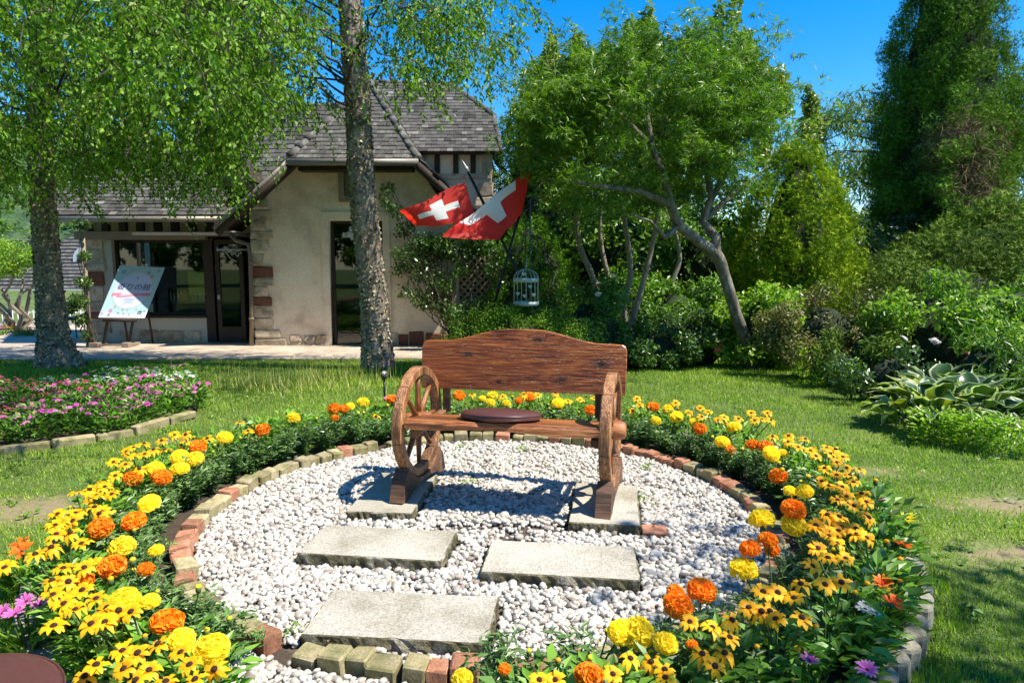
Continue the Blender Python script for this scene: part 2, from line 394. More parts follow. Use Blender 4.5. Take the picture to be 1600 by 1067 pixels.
surf('green_metal', [(.006, .05, .04), (.012, .09, .07)], 20, .4, 0, 50)
surf('grey_metal', [(.30, .31, .32), (.5, .5, .5)], 20, .45, 0, 50, metal=.4)
surf('white_metal', [(.28, .33, .28), (.42, .48, .41)], 20, .5, 0, 50)
surf('white_paint', [(.70, .70, .68), (.82, .82, .80)], 6, .6, 0, 50)
surf('granite', [(.24, .21, .15), (.39, .36, .295), (.46, .43, .36)], 3, .85, .0012, 170, [.3, .5, .7], .95, per_obj=.06)
surf('granite_side', [(.07, .065, .03), (.17, .15, .09), (.40, .37, .30)], 16, .95, .012, 90, [.38, .52, .66], .6)
surf('brick_red', [(.20, .09, .05), (.36, .16, .09), (.45, .25, .16)], 14, .95, .004, 130, [.3, .5, .7], .6, per_obj=.22)
surf('brick_buff', [(.13, .13, .045), (.28, .24, .12), (.40, .34, .21)], 9, .95, .005, 110, [.32, .5, .68], .55, per_obj=.2)
surf('kerb_grey', [(.13, .12, .085), (.25, .235, .18), (.34, .32, .26)], 12, .95, .005, 120, [.3, .5, .7], .6, per_obj=.12)
surf('paving', [(.26, .21, .16), (.40, .33, .26), (.48, .41, .33)], 3, .9, .003, 40, [.3, .5, .7], .4, per_obj=.15)
rndmat('pebble', [(.14, .125, .115), (.28, .23, .19), (.42, .375, .32), (.50, .465, .40), (.56, .53, .465), (.62, .60, .55)], .5, .35, .002, 90, [0, .07, .2, .42, .7, 1])
surf('lawn_soil', [(.06, .10, .02), (.10, .145, .03), (.16, .18, .06)], 1.6, 1, .02, 30, [.35, .52, .68], .6, coord='World')
surf('bed_soil', [(.035, .025, .018), (.09, .065, .045)], 12, 1, .02, 60, coord='World')
surf('gravel_soil', [(.05, .038, .03), (.14, .11, .085)], 9, 1, .02, 60, coord='World')
surf('leather', [(.075, .028, .025), (.115, .045, .040)], 5, .34, .0012, 120, fineamt=.2, spec=.5)
woodmat('wood_back', (.035, .009, .003), (.36, .085, .016), (.68, .24, .05), .30, .35, 0, 26, ((-.30, .195, .032), (.43, .165, .062), (.09, .285, .034), (.22, .075, .036), (-.12, .05, .02)))
woodmat('wood_seat', (.08, .022, .008), (.36, .11, .028), (.62, .28, .09), .45, .2, 0, 20)
woodmat('wood_rim', (.05, .020, .009), (.28, .115, .04), (.58, .33, .14), .5, .15, 2, 18)
woodmat('wood_spoke', (.10, .032, .010), (.38, .14, .04), (.55, .25, .09), .45, .15, 2, 8)
woodmat('wood_foot', (.04, .018, .010), (.19, .088, .042), (.36, .20, .11), .6, .1, 1, 20)
flat('sign_green', (.38, .58, .68), .5); flat('sign_lilac', (.55, .60, .86), .5); flat('sign_line', (.50, .62, .42), .5)
flat('sign_ink', (.03, .03, .07), .5); flat('sign_rose', (.66, .22, .30), .5); flat('sign_pale', (.72, .70, .85), .5); flat('sign_teal', (.10, .25, .28), .5)
glassmat('window_glass', (.8, .85, .83), .02); glassmat('door_glass', (.6, .65, .62), .02)
leafmat('flag_red', (.80, .06, .045), (.82, .065, .045), .55, .55, .3, None, (1, .5, .4)); leafmat('flag_white', (.85, .85, .82), (.85, .85, .82), .35, .6, .3, None, (1, 1, .95))
surf('hill_wood', [(.02, .05, .02), (.05, .10, .035), (.09, .15, .05)], .35, .9, 1.2, 1.5, [.35, .5, .68], .7, coord='World')
surf('lattice_wood', [(.22, .17, .11), (.36, .29, .20)], 9, .8, .002, 50)
surf('bottle_pale', [(.5, .48, .42), (.7, .68, .6)], 9, .4, 0, 50)
flat('sign_yellow', (.55, .5, .05), .6); flat('lamp_black', (.01, .01, .01), .4); flat('amber_lamp', (.7, .35, .05), .5)

def worn_patches(m, spots, col):
    """bare straw-coloured wear: irregular spots (x, y, rx, ry) on the ground material"""
    N = m.node_tree.nodes; L = m.node_tree.links; b = [n for n in N if n.type == 'BSDF_PRINCIPLED'][0]; src = b.inputs['Base Color'].links[0].from_socket
    g = N.new('ShaderNodeTexCoord'); sep = N.new('ShaderNodeSeparateXYZ'); L.new(g.outputs['Object'], sep.inputs[0])
    def M(op, a, b_=None, c_=None):
        q = N.new('ShaderNodeMath'); q.operation = op
        for i, x in enumerate((a, b_, c_)):
            if x is None: continue
            if hasattr(x, 'is_output'): L.new(x, q.inputs[i])
            else: q.inputs[i].default_value = x
        return q.outputs[0]
    tot = None
    for (x, y, rx, ry) in spots:
        dx = M('MULTIPLY', M('SUBTRACT', sep.outputs[0], x), 1/rx); dy = M('MULTIPLY', M('SUBTRACT', sep.outputs[1], y), 1/ry)
        e_ = M('EXPONENT', M('MULTIPLY', M('ADD', M('MULTIPLY', dx, dx), M('MULTIPLY', dy, dy)), -1.0)); tot = e_ if tot is None else M('MAXIMUM', tot, e_)
    nz = noise(N, L, g.outputs['Object'], 6.0, 8, .75); v = M('MULTIPLY_ADD', M('SUBTRACT', nz.outputs[0], .5), 3.2, tot); r = ramp(N, [(0, 0, 0), (1, 1, 1)], [.38, .62]); r.color_ramp.elements[0].position = .45; r.color_ramp.elements[1].position = .95; L.new(v, r.inputs[0])
    nf = noise(N, L, g.outputs['Object'], 60, 3, .7); rf = ramp(N, [tuple(c*.6 for c in col), col, tuple(c*1.35 for c in col)]); L.new(nf.outputs[0], rf.inputs[0])
    L.new(mixc(N, L, r.outputs[0], src, rf.outputs[0]), b.inputs['Base Color'])
WORN = [(2.25, 2.75, .42, .16), (2.5, 3.35, .5, .14), (2.75, 2.35, .4, .10), (2.1, 3.9, .3, .10), (-2.35, 3.3, .45, .28), (-2.75, 2.8, .5, .25), (-2.0, 4.6, .5, .10)]
worn_patches(MATS['lawn_soil'], WORN, (.24, .19, .105))
# ------------------------------------------------------------------ the ground
def ground():
    xs = np.concatenate([[-400, -200, -100, -60, -40], np.linspace(-28, 28, 57), [40, 60, 100, 200, 400]])
    ys = np.concatenate([[-60, -30, -12], np.linspace(-6, 5.5, 12), np.linspace(6, 12, 13), [14, 18, 25, 35, 60, 100, 160, 250, 400, 900]])
    X, Y = np.meshgrid(xs, ys); Z = gz(Y)
    V = np.stack([X, Y, Z], -1).reshape(-1, 3); nx = len(xs)
    F = np.array([(j*nx+i, j*nx+i+1, (j+1)*nx+i+1, (j+1)*nx+i) for j in range(len(ys)-1) for i in range(nx-1)])
    npmesh('ground', V, F, 'lawn_soil', np.full(len(V), .5), kind='structure', smooth=True)
ground()
def disc(name, r0, r1, z, mat, n=64, a0=0, a1=2*math.pi):
    V = []; F = []
    for i in range(n+1):
        a = a0+(a1-a0)*i/n; c, s = math.cos(a), math.sin(a)
        V += [(CX+r0*c, CY+r0*s, z), (CX+r1*c, CY+r1*s, z)]
    for i in range(n): F.append((2*i, 2*i+1, 2*i+3, 2*i+2))
    return MB().add(V, F).build(name, mat, kind='structure')
disc('gravel_bed', .002, RI-.02, .006, 'gravel_soil')
disc('flower_bed', RI-.02, RO, .012, 'bed_soil')

# slabs ----------------------------------------------------------------
SLABS = []
def slab(name, corners, size, label, z=.06, th=.06, mat='granite'):
    pts = [G(*c, z) for c in corners]; c = sum(pts, Vector())/4
    u = (pts[1]-pts[0])+(pts[2]-pts[3]); yaw = math.atan2(u.y, u.x)
    o = empty(name, (c.x, c.y, 0), yaw); sx, sy = size
    mb = MB(); n = 24; V = []; rr = random.Random(name+label)
    ring = []
    for (ax, ay, bx, by, k) in ((-1, -1, 1, -1, n), (1, -1, 1, 1, n//2), (1, 1, -1, 1, n), (-1, 1, -1, -1, n//2)):
        for i in range(k): t = i/k; ring.append(((ax+(bx-ax)*t)*sx/2, (ay+(by-ay)*t)*sy/2))
    m = len(ring)
    for (zz, j, ins) in ((z, .0030, .005), (z-.005, .0045, 0), (z-.03, .009, -.001), (z-th-.01, .008, .001)):
        for x, y in ring:
            l = math.hypot(x, y); k_ = 1-ins/l+rr.uniform(-j, j)/l*.8; V.append((x*k_, y*k_, zz+rr.uniform(-.0012, .0012)*(zz < z)))
    F = [tuple(range(m))]; top = MB().add([V[i] for i in range(m)], F).build('top_face', mat, o)
    F2 = [(k*m+i, (k+1)*m+i, (k+1)*m+(i+1) % m, k*m+(i+1) % m) for k in range(3) for i in range(m)]
    MB().add(V, F2).build('rough_side', 'granite_side', o)
    tag(o, label, 'paving slab'); SLABS.append((c.x, c.y, yaw, sx/2+.012, sy/2+.012)); return o
slab('stone_slab', [(472, 990), (763, 1005), (780, 932), (517, 920)], (.6, .3), 'granite stepping slab nearest the camera, in white pebbles')
slab('stone_slab', [(460, 862), (697, 880), (716, 828), (505, 820)], (.6, .3), 'granite stepping slab left of centre, behind the nearest one')
slab('stone_slab', [(748, 890), (1000, 912), (998, 850), (765, 845)], (.6, .3), 'granite stepping slab right of centre, before the bench')
slab('stone_slab', [(534, 789), (637, 792), (690, 748), (602, 745)], (.32, .6), 'mossy granite slab under the left wheel of the bench', .055)
slab('stone_slab', [(896, 812), (1007, 822), (988, 758), (896, 756)], (.32, .56), 'granite slab under the right wheel of the bench', .06)
c = G(1022, 833, .02); b = MB().box((-.055, -.05, -.03), (.055, .05, .03), bev=.004).build('loose_brick', 'brick_red'); b.location = (c.x, c.y, .012)
b.rotation_euler.z = -.1; tag(b, 'reddish half brick beside the right bench slab', 'brick'); SLABS.append((c.x, c.y, -.1, .06, .055))

# pebbles --------------------------------------------------------------
def pebbles():
    t = (1+5**.5)/2
    V = nrm(np.array([(-1, t, 0), (1, t, 0), (-1, -t, 0), (1, -t, 0), (0, -1, t), (0, 1, t), (0, -1, -t), (0, 1, -t), (t, 0, -1), (t, 0, 1), (-t, 0, -1), (-t, 0, 1)], float))
    F = [(0, 11, 5), (0, 5, 1), (0, 1, 7), (0, 7, 10), (0, 10, 11), (1, 5, 9), (5, 11, 4), (11, 10, 2), (10, 7, 6), (7, 1, 8), (3, 9, 4), (3, 4, 2), (3, 2, 6), (3, 6, 8), (3, 8, 9), (4, 9, 5), (2, 4, 11), (6, 2, 10), (8, 6, 7), (9, 8, 1)]
    V = list(map(tuple, V)); cache = {}; F2 = []
    def mid(a, b_):
        k = (min(a, b_), max(a, b_))
        if k not in cache: cache[k] = len(V); V.append(tuple(nrm(np.array(V[a])+np.array(V[b_]))))
        return cache[k]
    for a, b_, c_ in F:
        x, y, z = mid(a, b_), mid(b_, c_), mid(c_, a); F2 += [(a, x, z), (b_, y, x), (c_, z, y), (x, y, z)]
    T = np.array(V); TF = np.array(F2)
    pts = []
    for layer, (s, z0) in enumerate(((.0185, .016), (.0255, .027))):
        g = np.arange(-2.3, 1.6, s); X, Y = np.meshgrid(np.arange(-1.5, 1.5, s), np.arange(-2.0, 1.5, s*.9)); X = X+(np.arange(len(X)) % 2)[:, None]*s/2
        X = X.ravel()+RNG.normal(0, s*.24, X.size); Y = Y.ravel()+RNG.normal(0, s*.24, Y.size)
        rr = np.hypot(X, Y); gap = (rr > RI+.06) & (Y < -.95) & (X > -.80) & (X < .22) & (rr < RO-.02); keep = (rr < RI-.045) | gap
        x = X+CX; y = Y+CY
        bare = sinnoise(x, y, 1.6, 2.1)
        strip = ((np.abs(y-(3.0-.04*x)) < .05) & (x > -.36) & (x < .30)) | ((x-.02)**2/.006+(y-2.83)**2/.03 < 1)
        if layer: keep &= (bare > -.35) & (RNG.random(x.size) < .86) & ~strip
        else: keep &= ~(strip & (RNG.random(x.size) < .75)) & (RNG.random(x.size) < .985)
        for (sx, sy, yaw, hx, hy) in SLABS:
            dx = x-sx; dy = y-sy; u = dx*math.cos(yaw)+dy*math.sin(yaw); v = -dx*math.sin(yaw)+dy*math.cos(yaw)
            keep &= ~((np.abs(u) < hx+.004) & (np.abs(v) < hy+.004))
        x, y, gp = x[keep], y[keep], gap[keep]; pts.append(np.c_[x, y, z0+RNG.uniform(-.004, .006, len(x))+.010*gp])
    pos = np.concatenate(pts); n = len(pos)
    Nn = nrm(np.array([0, 0, 1])+.38*RNG.normal(size=(n, 3))); D = RNG.normal(size=(n, 3))*np.array([1, 1, .15])
    s = RNG.uniform(.0072, .0142, n)*(1+.45*(RNG.random(n) < .10)); sc = np.stack([s*RNG.uniform(.8, 1.05, n), s*RNG.uniform(1, 1.5, n), s*RNG.uniform(.6, .85, n)], 1)
    rot = frames(D, Nn)
    jit = 1+.085*RNG.normal(size=(n, len(T), 1))
    Vv = np.einsum('nij,nkj->nki', rot, T[None]*sc[:, None]*jit)+pos[:, None]
    FF = (TF[None]+(np.arange(n)*len(T))[:, None, None]).reshape(-1, 3)
    rv = np.repeat(np.clip(RNG.random(n)**.8, 0, 1), len(T))
    o = npmesh('gravel', Vv.reshape(-1, 3), FF, 'pebble', rv, smooth=True)
    tag(o, 'white and cream pebbles covering the round bed around the bench', 'gravel', kind='stuff')
    print('pebbles', n)
pebbles()
def debris():
    """fallen petals, bits of leaf and grit on the pebbles"""
    for nm, mat_, n, sz, lb in (('fallen_petals', 'petal_gold', 46, .011, 'yellow petals fallen on the pebbles'), ('leaf_litter', 'dry_twig', 240, .014, 'brown leaf litter scattered on the pebbles')):
        a = RNG.uniform(0, 6.28, n); r_ = RI*(1-.5*RNG.random(n)**2.2)-.05; x = CX+r_*np.cos(a); y = CY+r_*np.sin(a); D = np.c_[RNG.normal(size=(n, 2)), 0*a]
        V, F = scatter(LEAF[0], LEAF[1], np.c_[x, y, .042+RNG.random(n)*.006], frames(D, np.c_[0*a, 0*a, 1+0*a]+RNG.normal(size=(n, 3))*.3), sz*RNG.uniform(.6, 1.4, n))
        tag(npmesh(nm, V, F, mat_, np.repeat(RNG.random(n), 4)), lb, 'litter', kind='stuff')
debris()

# brick ring -----------------------------------------------------------
def brickring():
    e = empty('brick_edging', (CX, CY, 0)); tag(e, 'ring of mossy buff and red bricks edging the pebble circle', 'edging')
    rr = random.Random(3); a = math.pi/2; end = a+2*math.pi
    vs = []
    for k in range(5):
        hw, hl, h = .038, .05, .085
        mb = MB(); mb.box((-hl, -hw, -.03), (hl, hw, h), bev=.006)
        V = mb.v[0]; V += np.random.default_rng(k).normal(0, .0018, V.shape)
        vs.append((mb.build('brick', 'brick_buff', link=False).data))
    for me in vs[3:]: me.materials[0] = MATS['brick_red']
    while a < end-.02:
        deg = math.degrees(a) % 360
        x = RI*math.cos(a); y = RI*math.sin(a)
        # red bricks: left front, right back, some in front
        wx, wy = x+CX, y+CY
        pr = .12
        if 186 < deg < 215: pr = .8
        if 320 < deg or deg < 62: pr = .55
        if 246 < deg < 264 or 270 < deg < 275: pr = .0
        if 236 < deg <= 246 or 264 <= deg <= 270 or 275 <= deg < 281: pr = 1
        red = rr.random() < pr
        me = vs[3+rr.randrange(2)] if red else vs[rr.randrange(3)]
        L_ = rr.uniform(.068, .098)
        if rr.random() < .93:
            o = bpy.data.objects.new('brick', me); COL.objects.link(o); o.parent = e
            ra = a+L_/2/RI; o.location = (RI*math.cos(ra)+rr.uniform(-.008, .008), RI*math.sin(ra)+rr.uniform(-.008, .008), rr.uniform(-.028, -.004))
            o.rotation_euler = (rr.gauss(0, .05), rr.gauss(0, .04), ra+math.pi/2+rr.gauss(0, .05))
            if 190 < deg < 215: o.rotation_euler = (rr.gauss(.1, .12), rr.gauss(.0, .18), ra+math.pi/2+rr.gauss(0, .15))
            o.scale = (L_/.102, rr.uniform(.95, 1.1), rr.uniform(.95, 1.1))
        a += (L_+.003)/RI
def kerbring():
    e = empty('log_kerb', (CX, CY, 0)); tag(e, 'outer kerb of round grey concrete log blocks around the flower ring', 'kerb')
    mb = MB(); prof = [(.047, -.04), (.047, .082), (.043, .092), (.03, .094)]
    mb.lathe(prof, 10, smooth=False); me = mb.build('log_block', 'kerb_grey', link=False).data
    n = int(2*math.pi*RO/.096); rr = random.Random(8)
    for i in range(n):
        a = 2*math.pi*i/n
        o = bpy.data.objects.new('log_block', me); COL.objects.link(o); o.parent = e
        o.location = (RO*math.cos(a), RO*math.sin(a), rr.uniform(-.028, -.012)); o.rotation_euler = (rr.gauss(0, .03), rr.gauss(0, .03), rr.random()*6)
        o.scale = (1.05, 1.05, rr.uniform(.95, 1.05))
brickring(); kerbring()

# ------------------------------------------------------------------ the bench
def bench():
    b = empty('wheel_bench', (0.0, 3.40, 0), R(-11.5))
    tag(b, 'rustic varnished wooden bench with cartwheel sides on granite slabs', 'bench')
    # backrest: profile in x,z, thin in y, leaning back
    prof = [(-.555, .004), (.555, .004), (.560, .02), (.562, .235), (.555, .258), (.54, .268)]
    k = 26
    for i in range(1, k):
        x = .53-1.06*i/k; t = min(1, max(0, (abs(x)-.06)/.38)); prof.append((x, .272+.068*(.5+.5*math.cos(math.pi*t))*1.0))
    prof += [(-.54, .268), (-.555, .255), (-.562, .235), (-.560, .02)]
    mb = MB(); n = len(prof)
    V = []
    for y, ins in ((0, .004), (.005, 0), (.035, 0), (.04, .004)):
        for x, z in prof: V.append((x*(1-ins/.56), y, z+(ins if z < .1 else -ins)))
    F = [tuple(range(n)), tuple(range(4*n-1, 3*n-1, -1))]+[(r_*n+i, (r_+1)*n+i, (r_+1)*n+(i+1) % n, r_*n+(i+1) % n) for r_ in range(3) for i in range(n)]
    o = mb.add(V, F).build('backrest', 'wood_back', b); o.location = (.0, .225, .53); o.rotation_euler.x = R(-7)
    # seat with a waney front edge
    mb = MB(); V = []; n = 30
    rr = random.Random(5)
    for i in range(n+1):
        x = -.468+.936*i/n; wob = .012*math.sin(x*7)+.006*math.sin(x*17+1); zb = -.048+.007*math.sin(x*9+2)
        V += [(x, -.002+wob*.6, zb+.004), (x, -.006+wob, -.02), (x, .0+wob, -.004), (x, .005+wob, 0), (x, .33, 0), (x, .335, -.044)]
    F = [(i*6+j, i*6+(j+1) % 6, (i+1)*6+(j+1) % 6, (i+1)*6+j) for i in range(n) for j in range(6)]
    F += [tuple(range(5, -1, -1)), tuple(range(n*6, n*6+6))]
    o = mb.add(V, F).build('seat', 'wood_seat', b); o.location = (0, -.272, .478); o.rotation_euler.x = R(-8)
    # seat bearer rails below the seat
    for s in (-1, 1):
        MB().box((s*.44-.02, -.24, .375), (s*.44+.02, .24, .415), bev=.004).build('seat_bearer', 'wood_foot', b)
        MB().box((s*.42-.02, .236, .40), (s*.42+.02, .262, .56), bev=.004).build('back_post', 'wood_foot', b)
    zc, Ro, Ri_ = .405, .285, .240
    for s in (-1, 1):
        wob = MB(); wh = empty('wheel', (s*.50, 0, zc), R(-3)); wh.parent = b
        # rim of six felloes, each a sub-part
        for k in range(6):
            a0 = R(60*k+12); a1 = R(60*k+12+59.2); V = []; m = 10
            for i in range(m+1):
                a = a0+(a1-a0)*i/m; c_, s_ = math.cos(a), math.sin(a); wv = 1+.006*math.sin(5*a+s)
                for (r_, x) in ((Ri_+.004, -.027), (Ri_, -.022), (Ri_, .022), (Ri_+.004, .027), (Ro-.006, .027), (Ro, .021), (Ro, -.021), (Ro-.006, -.027)):
                    V.append((x, r_*c_*wv, r_*s_*wv))
            F = [(i*8+j, (i+1)*8+j, (i+1)*8+(j+1) % 8, i*8+(j+1) % 8) for i in range(m) for j in range(8)]
            F += [tuple(range(8)), tuple(range(m*8+7, m*8-1, -1))]
            MB().add(V, F).build('felloe', 'wood_rim', wh)
        for k in range(8):
            a = R(45*k+90); d = Vector((0, math.cos(a), math.sin(a)))
            o = MB().tube([(0, 0, .04), (0, 0, .11), (0, 0, .17), (0, 0, .225)], [.017, .0155, .0135, .012], 10).build('spoke', 'wood_spoke', wh)
            o.rotation_euler = (a-math.pi/2, 0, 0)
        hub = MB().lathe([(.030, -.075), (.040, -.070), (.048, -.04), (.052, 0), (.048, .04), (.040, .070), (.030, .075)], 20).build('hub', 'wood_spoke', wh)
        hub.rotation_euler.y = math.pi/2
        # cradle foot under the wheel
        pts = []
        for i in range(13):
            a = R(222+96*i/12); pts.append((math.cos(a)*(Ro+.004), math.sin(a)*(Ro+.004)+zc))
        pts += [(.262, .165), (.300, .062), (.215, .062), (.17, .082), (.09, .095), (0, .098), (-.09, .095), (-.17, .082), (-.215, .062), (-.300, .062), (-.262, .165)]
        o = MB().prism(pts, -.036, .036).build('foot', 'wood_foot', b)
        o.rotation_euler = (0, 0, R(90-3)); o.location = (s*.50, 0, 0)
        o.scale = (1, 1, 1)
    # cushion on the seat
    cu = empty('seat_cushion', b.matrix_basis @ Vector((-.035, -.10, .454)), R(-11.5))
    tag(cu, 'round brown leather cushion lying on the bench seat', 'cushion')
    prof = [(.0, .0), (.16, .0), (.188, .004), (.199, .014), (.202, .022), (.199, .031), (.188, .040), (.15, .047), (.08, .050), (.0, .051)]
    o = MB().lathe(prof, 48).build('cushion_cover', 'leather', cu); o.rotation_euler.x = R(-8)
    t = MB()
    for z in (.0145, .031): t.tube([(.2005*math.cos(q*math.pi/24), .2005*math.sin(q*math.pi/24), z) for q in range(49)], .0022, 6)
    o2 = t.build('piping', 'leather', cu); o2.rotation_euler.x = R(-8)
bench()
# second cushion on a post stool, lower left corner

st = empty('stump_stool', (-1.03, 1.12, 0)); tag(st, 'short round wooden stool under the brown cushion in the lower left corner', 'stool')
MB().lathe([(.13, 0), (.12, .1), (.12, .36), (.17, .37), (.17, .40)], 20).build('stool_body', 'wood_foot', st)
cu = empty('seat_cushion', (-1.03, 1.12, .403)); tag(cu, 'round brown leather cushion cut off by the lower left corner', 'cushion')
MB().lathe([(.0, .0), (.16, .0), (.188, .004), (.199, .014), (.202, .022), (.199, .031), (.188, .040), (.15, .047), (.08, .050), (.0, .051)], 40).build('cushion_cover', 'leather', cu)
MB().tube([(.2005*math.cos(q*math.pi/24), .2005*math.sin(q*math.pi/24), .031) for q in range(49)], .0022, 6).build('piping', 'leather', cu)

# ------------------------------------------------------------------ flower ring
def petals(n, L, Wd, cup, rows=1, jit=.1, seed=0, droop=.0):
    rg = np.random.default_rng(seed); V = []; F = []; RV = []
    for row in range(rows):
        for i in range(n):
            a = 2*math.pi*(i+.5*row)/n+rg.normal(0, jit*.6); l = L*(1-.22*row)*rg.uniform(.88, 1.08); w_ = Wd*rg.uniform(.85, 1.1); k = len(V)
            c = cup+.35*row+rg.normal(0, jit)
            prof = [(0, 0, .25), (.35, .0, .9), (.75, -.03, 1.0), (1.0, -.12-droop, .25)]
            for t, dz, ww in prof:
                r_ = t*l; z = math.sin(c)*r_+dz*l; rr = math.cos(c)*r_+.004
                for s in (-1, 1):
                    y = s*w_*ww/2; V.append((rr*math.cos(a)-y*math.sin(a), rr*math.sin(a)+y*math.cos(a), z+abs(y)*.25)); RV.append(rg.uniform(.1, .9)*.3+.7*(1-t*.6 if rows > 1 else t))
            for j in range(3): F.append((k+2*j, k+2*j+1, k+2*j+3, k+2*j+2))
    return np.array(V), F, np.array(RV)
def pmesh(name, V, F, mats, RV, smooth=True):
    mb = MB(); mb.add(V, F, 0, .5, smooth); mb.r[-1] = RV; return mb
def pompom(seed, mat):
    """ruffled ball of some 170 curled petals"""
    rg = np.random.default_rng(seed); n = 230; i = np.arange(n)
    phi = i*2.39996; ct = 1-1.55*(i+.5)/n; st = np.sqrt(np.maximum(0, 1-ct**2))
    d = np.stack([st*np.cos(phi), st*np.sin(phi), ct], 1); d = nrm(d+rg.normal(size=d.shape)*.06)
    pos = d*np.array([.80, .80, .60])*(1+rg.normal(size=(n, 1))*.03)
    T = np.array([(-.5, -.12, 0), (.5, -.12, 0), (.62, .18, .30), (.2, .30, .42), (-.2, .22, .46), (-.62, .18, .30)], float)
    TF = [(0, 1, 2, 3, 4, 5)]
    tdir = nrm(np.cross(d, rg.normal(size=(n, 3)))); s = .30*rg.uniform(.75, 1.2, n)
    V = np.einsum('nij,nkj->nki', frames(tdir, d), T[None]*s[:, None, None])+pos[:, None]
    F = [tuple(k*6+j for j in TF[0]) for k in range(n)]
    rv = np.tile([.15, .15, .75, .9, .95, .75], n)*.7+np.repeat(rg.random(n), 6)*.3
    mb = MB(); mb.add(V.reshape(-1, 3), F, 0, .5, False); mb.r[-1] = rv
    # inner ball keeps it opaque
    prof = [(.05, -.40), (.45, -.36), (.74, -.12), (.80, .1), (.66, .38), (.35, .55), (.05, .6)]
    mb.lathe(prof, 14, rnd=.25); mb.v[-1][:, 2] *= .98
    mb.lathe([(.10, -.85), (.16, -.7), (.34, -.38), (.3, -.3)], 8, mi=1, rnd=.5)
    return mb.build('flower_head', [mat, 'stem_green'], link=False).data
POM = {'y': [pompom(s, 'petal_yellow') for s in (1, 2, 3)], 'o': [pompom(s, 'petal_orange') for s in (4, 5, 6)]}
def daisy(seed, mat, n, L, Wd, cup, rows=1, droop=0):
    V, F, RV = petals(n, L, Wd, cup, rows, .14, seed, droop); return pmesh('petals', V, F, None, RV).build('petals', mat, link=False).data
RUD = [daisy(20+k, 'petal_gold', 8+k % 4, 1, .42, (.08, .14, .2, .28, -.05, -.25, .4)[k], 1, .1+.06*k) for k in range(7)]
GAZ = {'m': [daisy(31, 'petal_magenta', 16, 1, .26, .55)], 'f': [daisy(32, 'petal_flame', 18, 1, .24, .5)], 'w': [daisy(33, 'petal_white', 16, 1, .26, .5)], 'd': [daisy(34, 'petal_yellow', 18, 1, .22, .45)]}
mb = MB(); mb.lathe([(.24, -.02), (.27, .06), (.24, .16), (.15, .24), (.04, .28)], 10); CONE = mb.build('flower_centre', 'cone_brown', link=False).data
BUD = {}
for k_, m_ in (('marigold', 'petal_yellow'), ('rudbeckia', 'petal_gold')):
    mb = MB(); mb.lathe([(.002, -.004), (.007, .0), (.0085, .008), (.0075, .014)], 8, mi=1); mb.lathe([(.0072, .0135), (.0085, .018), (.004, .022)], 8, mi=0, rnd=.6); BUD[k_] = mb.build('bud', [m_, 'stem_green'], link=False).data
def foliage_plant(seed, kind):
    rg = np.random.default_rng(seed)
    if kind == 'marigold':   # feathery: stems with narrow leaflets
        pos = []; D = []; Nn = []; S = []
        for s in range(26):
            a = rg.uniform(0, 6.28); lean = rg.uniform(.1, .95); h = rg.uniform(.12, .23)
            for t in np.linspace(.15, 1, 7):
                p_ = np.array([math.cos(a)*lean*.13*t**1.2, math.sin(a)*lean*.13*t**1.2, h*t*(1-.25*lean*t)])
                for q in range(7):
                    pos.append(p_+rg.normal(size=3)*.008); b_ = rg.uniform(0, 6.28); D.append((math.cos(b_), math.sin(b_), rg.uniform(-.2, .7))); Nn.append((0, 0, 1)+rg.normal(size=3)*.5); S.append(rg.uniform(.022, .042))
        pos, D, Nn, S = map(np.array, (pos, D, Nn, S)); V, F = scatter(NARROW[0]*np.array([1.1, 1, 1]), NARROW[1], pos, frames(D, Nn), S)
        return npmesh('foliage', V, F, 'marigold_leaf', np.repeat(rg.random(len(pos))*.8+.1*0, 4), link=False).data
    if kind == 'rudbeckia':
        n = 170; a = rg.uniform(0, 6.28, n); t = rg.random(n); z = .03+.19*t; r_ = rg.random(n)**.6*.11
        pos = np.c_[np.cos(a)*r_, np.sin(a)*r_, z]; D = np.c_[np.cos(a), np.sin(a), rg.uniform(-.1, .9, n)]; Nn = np.c_[-np.cos(a)*.5, -np.sin(a)*.5, np.ones(n)]+rg.normal(size=(n, 3))*.25
        V, F = scatter(LEAF[0]*np.array([.8, 1, 1]), LEAF[1], pos, frames(D, Nn), rg.uniform(.030, .068, n))
        return npmesh('foliage', V, F, 'rudbeckia_leaf', np.repeat(rg.random(n), 4), link=False).data
    n = 190; a = rg.uniform(0, 6.28, n); r_ = rg.random(n)*.07
    pos = np.c_[np.cos(a)*r_, np.sin(a)*r_, rg.random(n)*.07+.01]; D = np.c_[np.cos(a), np.sin(a), rg.uniform(.1, 1.8, n)]; Nn = np.c_[-np.cos(a)*.7, -np.sin(a)*.7, np.ones(n)]
    V, F = scatter(NARROW[0]*np.array([.55, 1, 1]), NARROW[1], pos, frames(D, Nn), rg.uniform(.06, .13, n))
    return npmesh('foliage', V, F, 'mid_leaf', np.repeat(rg.random(n), 4), link=False).data
FOL = {k: [foliage_plant(100+i, k) for i in range(4)] for k in ('marigold', 'rudbeckia', 'gazania')}
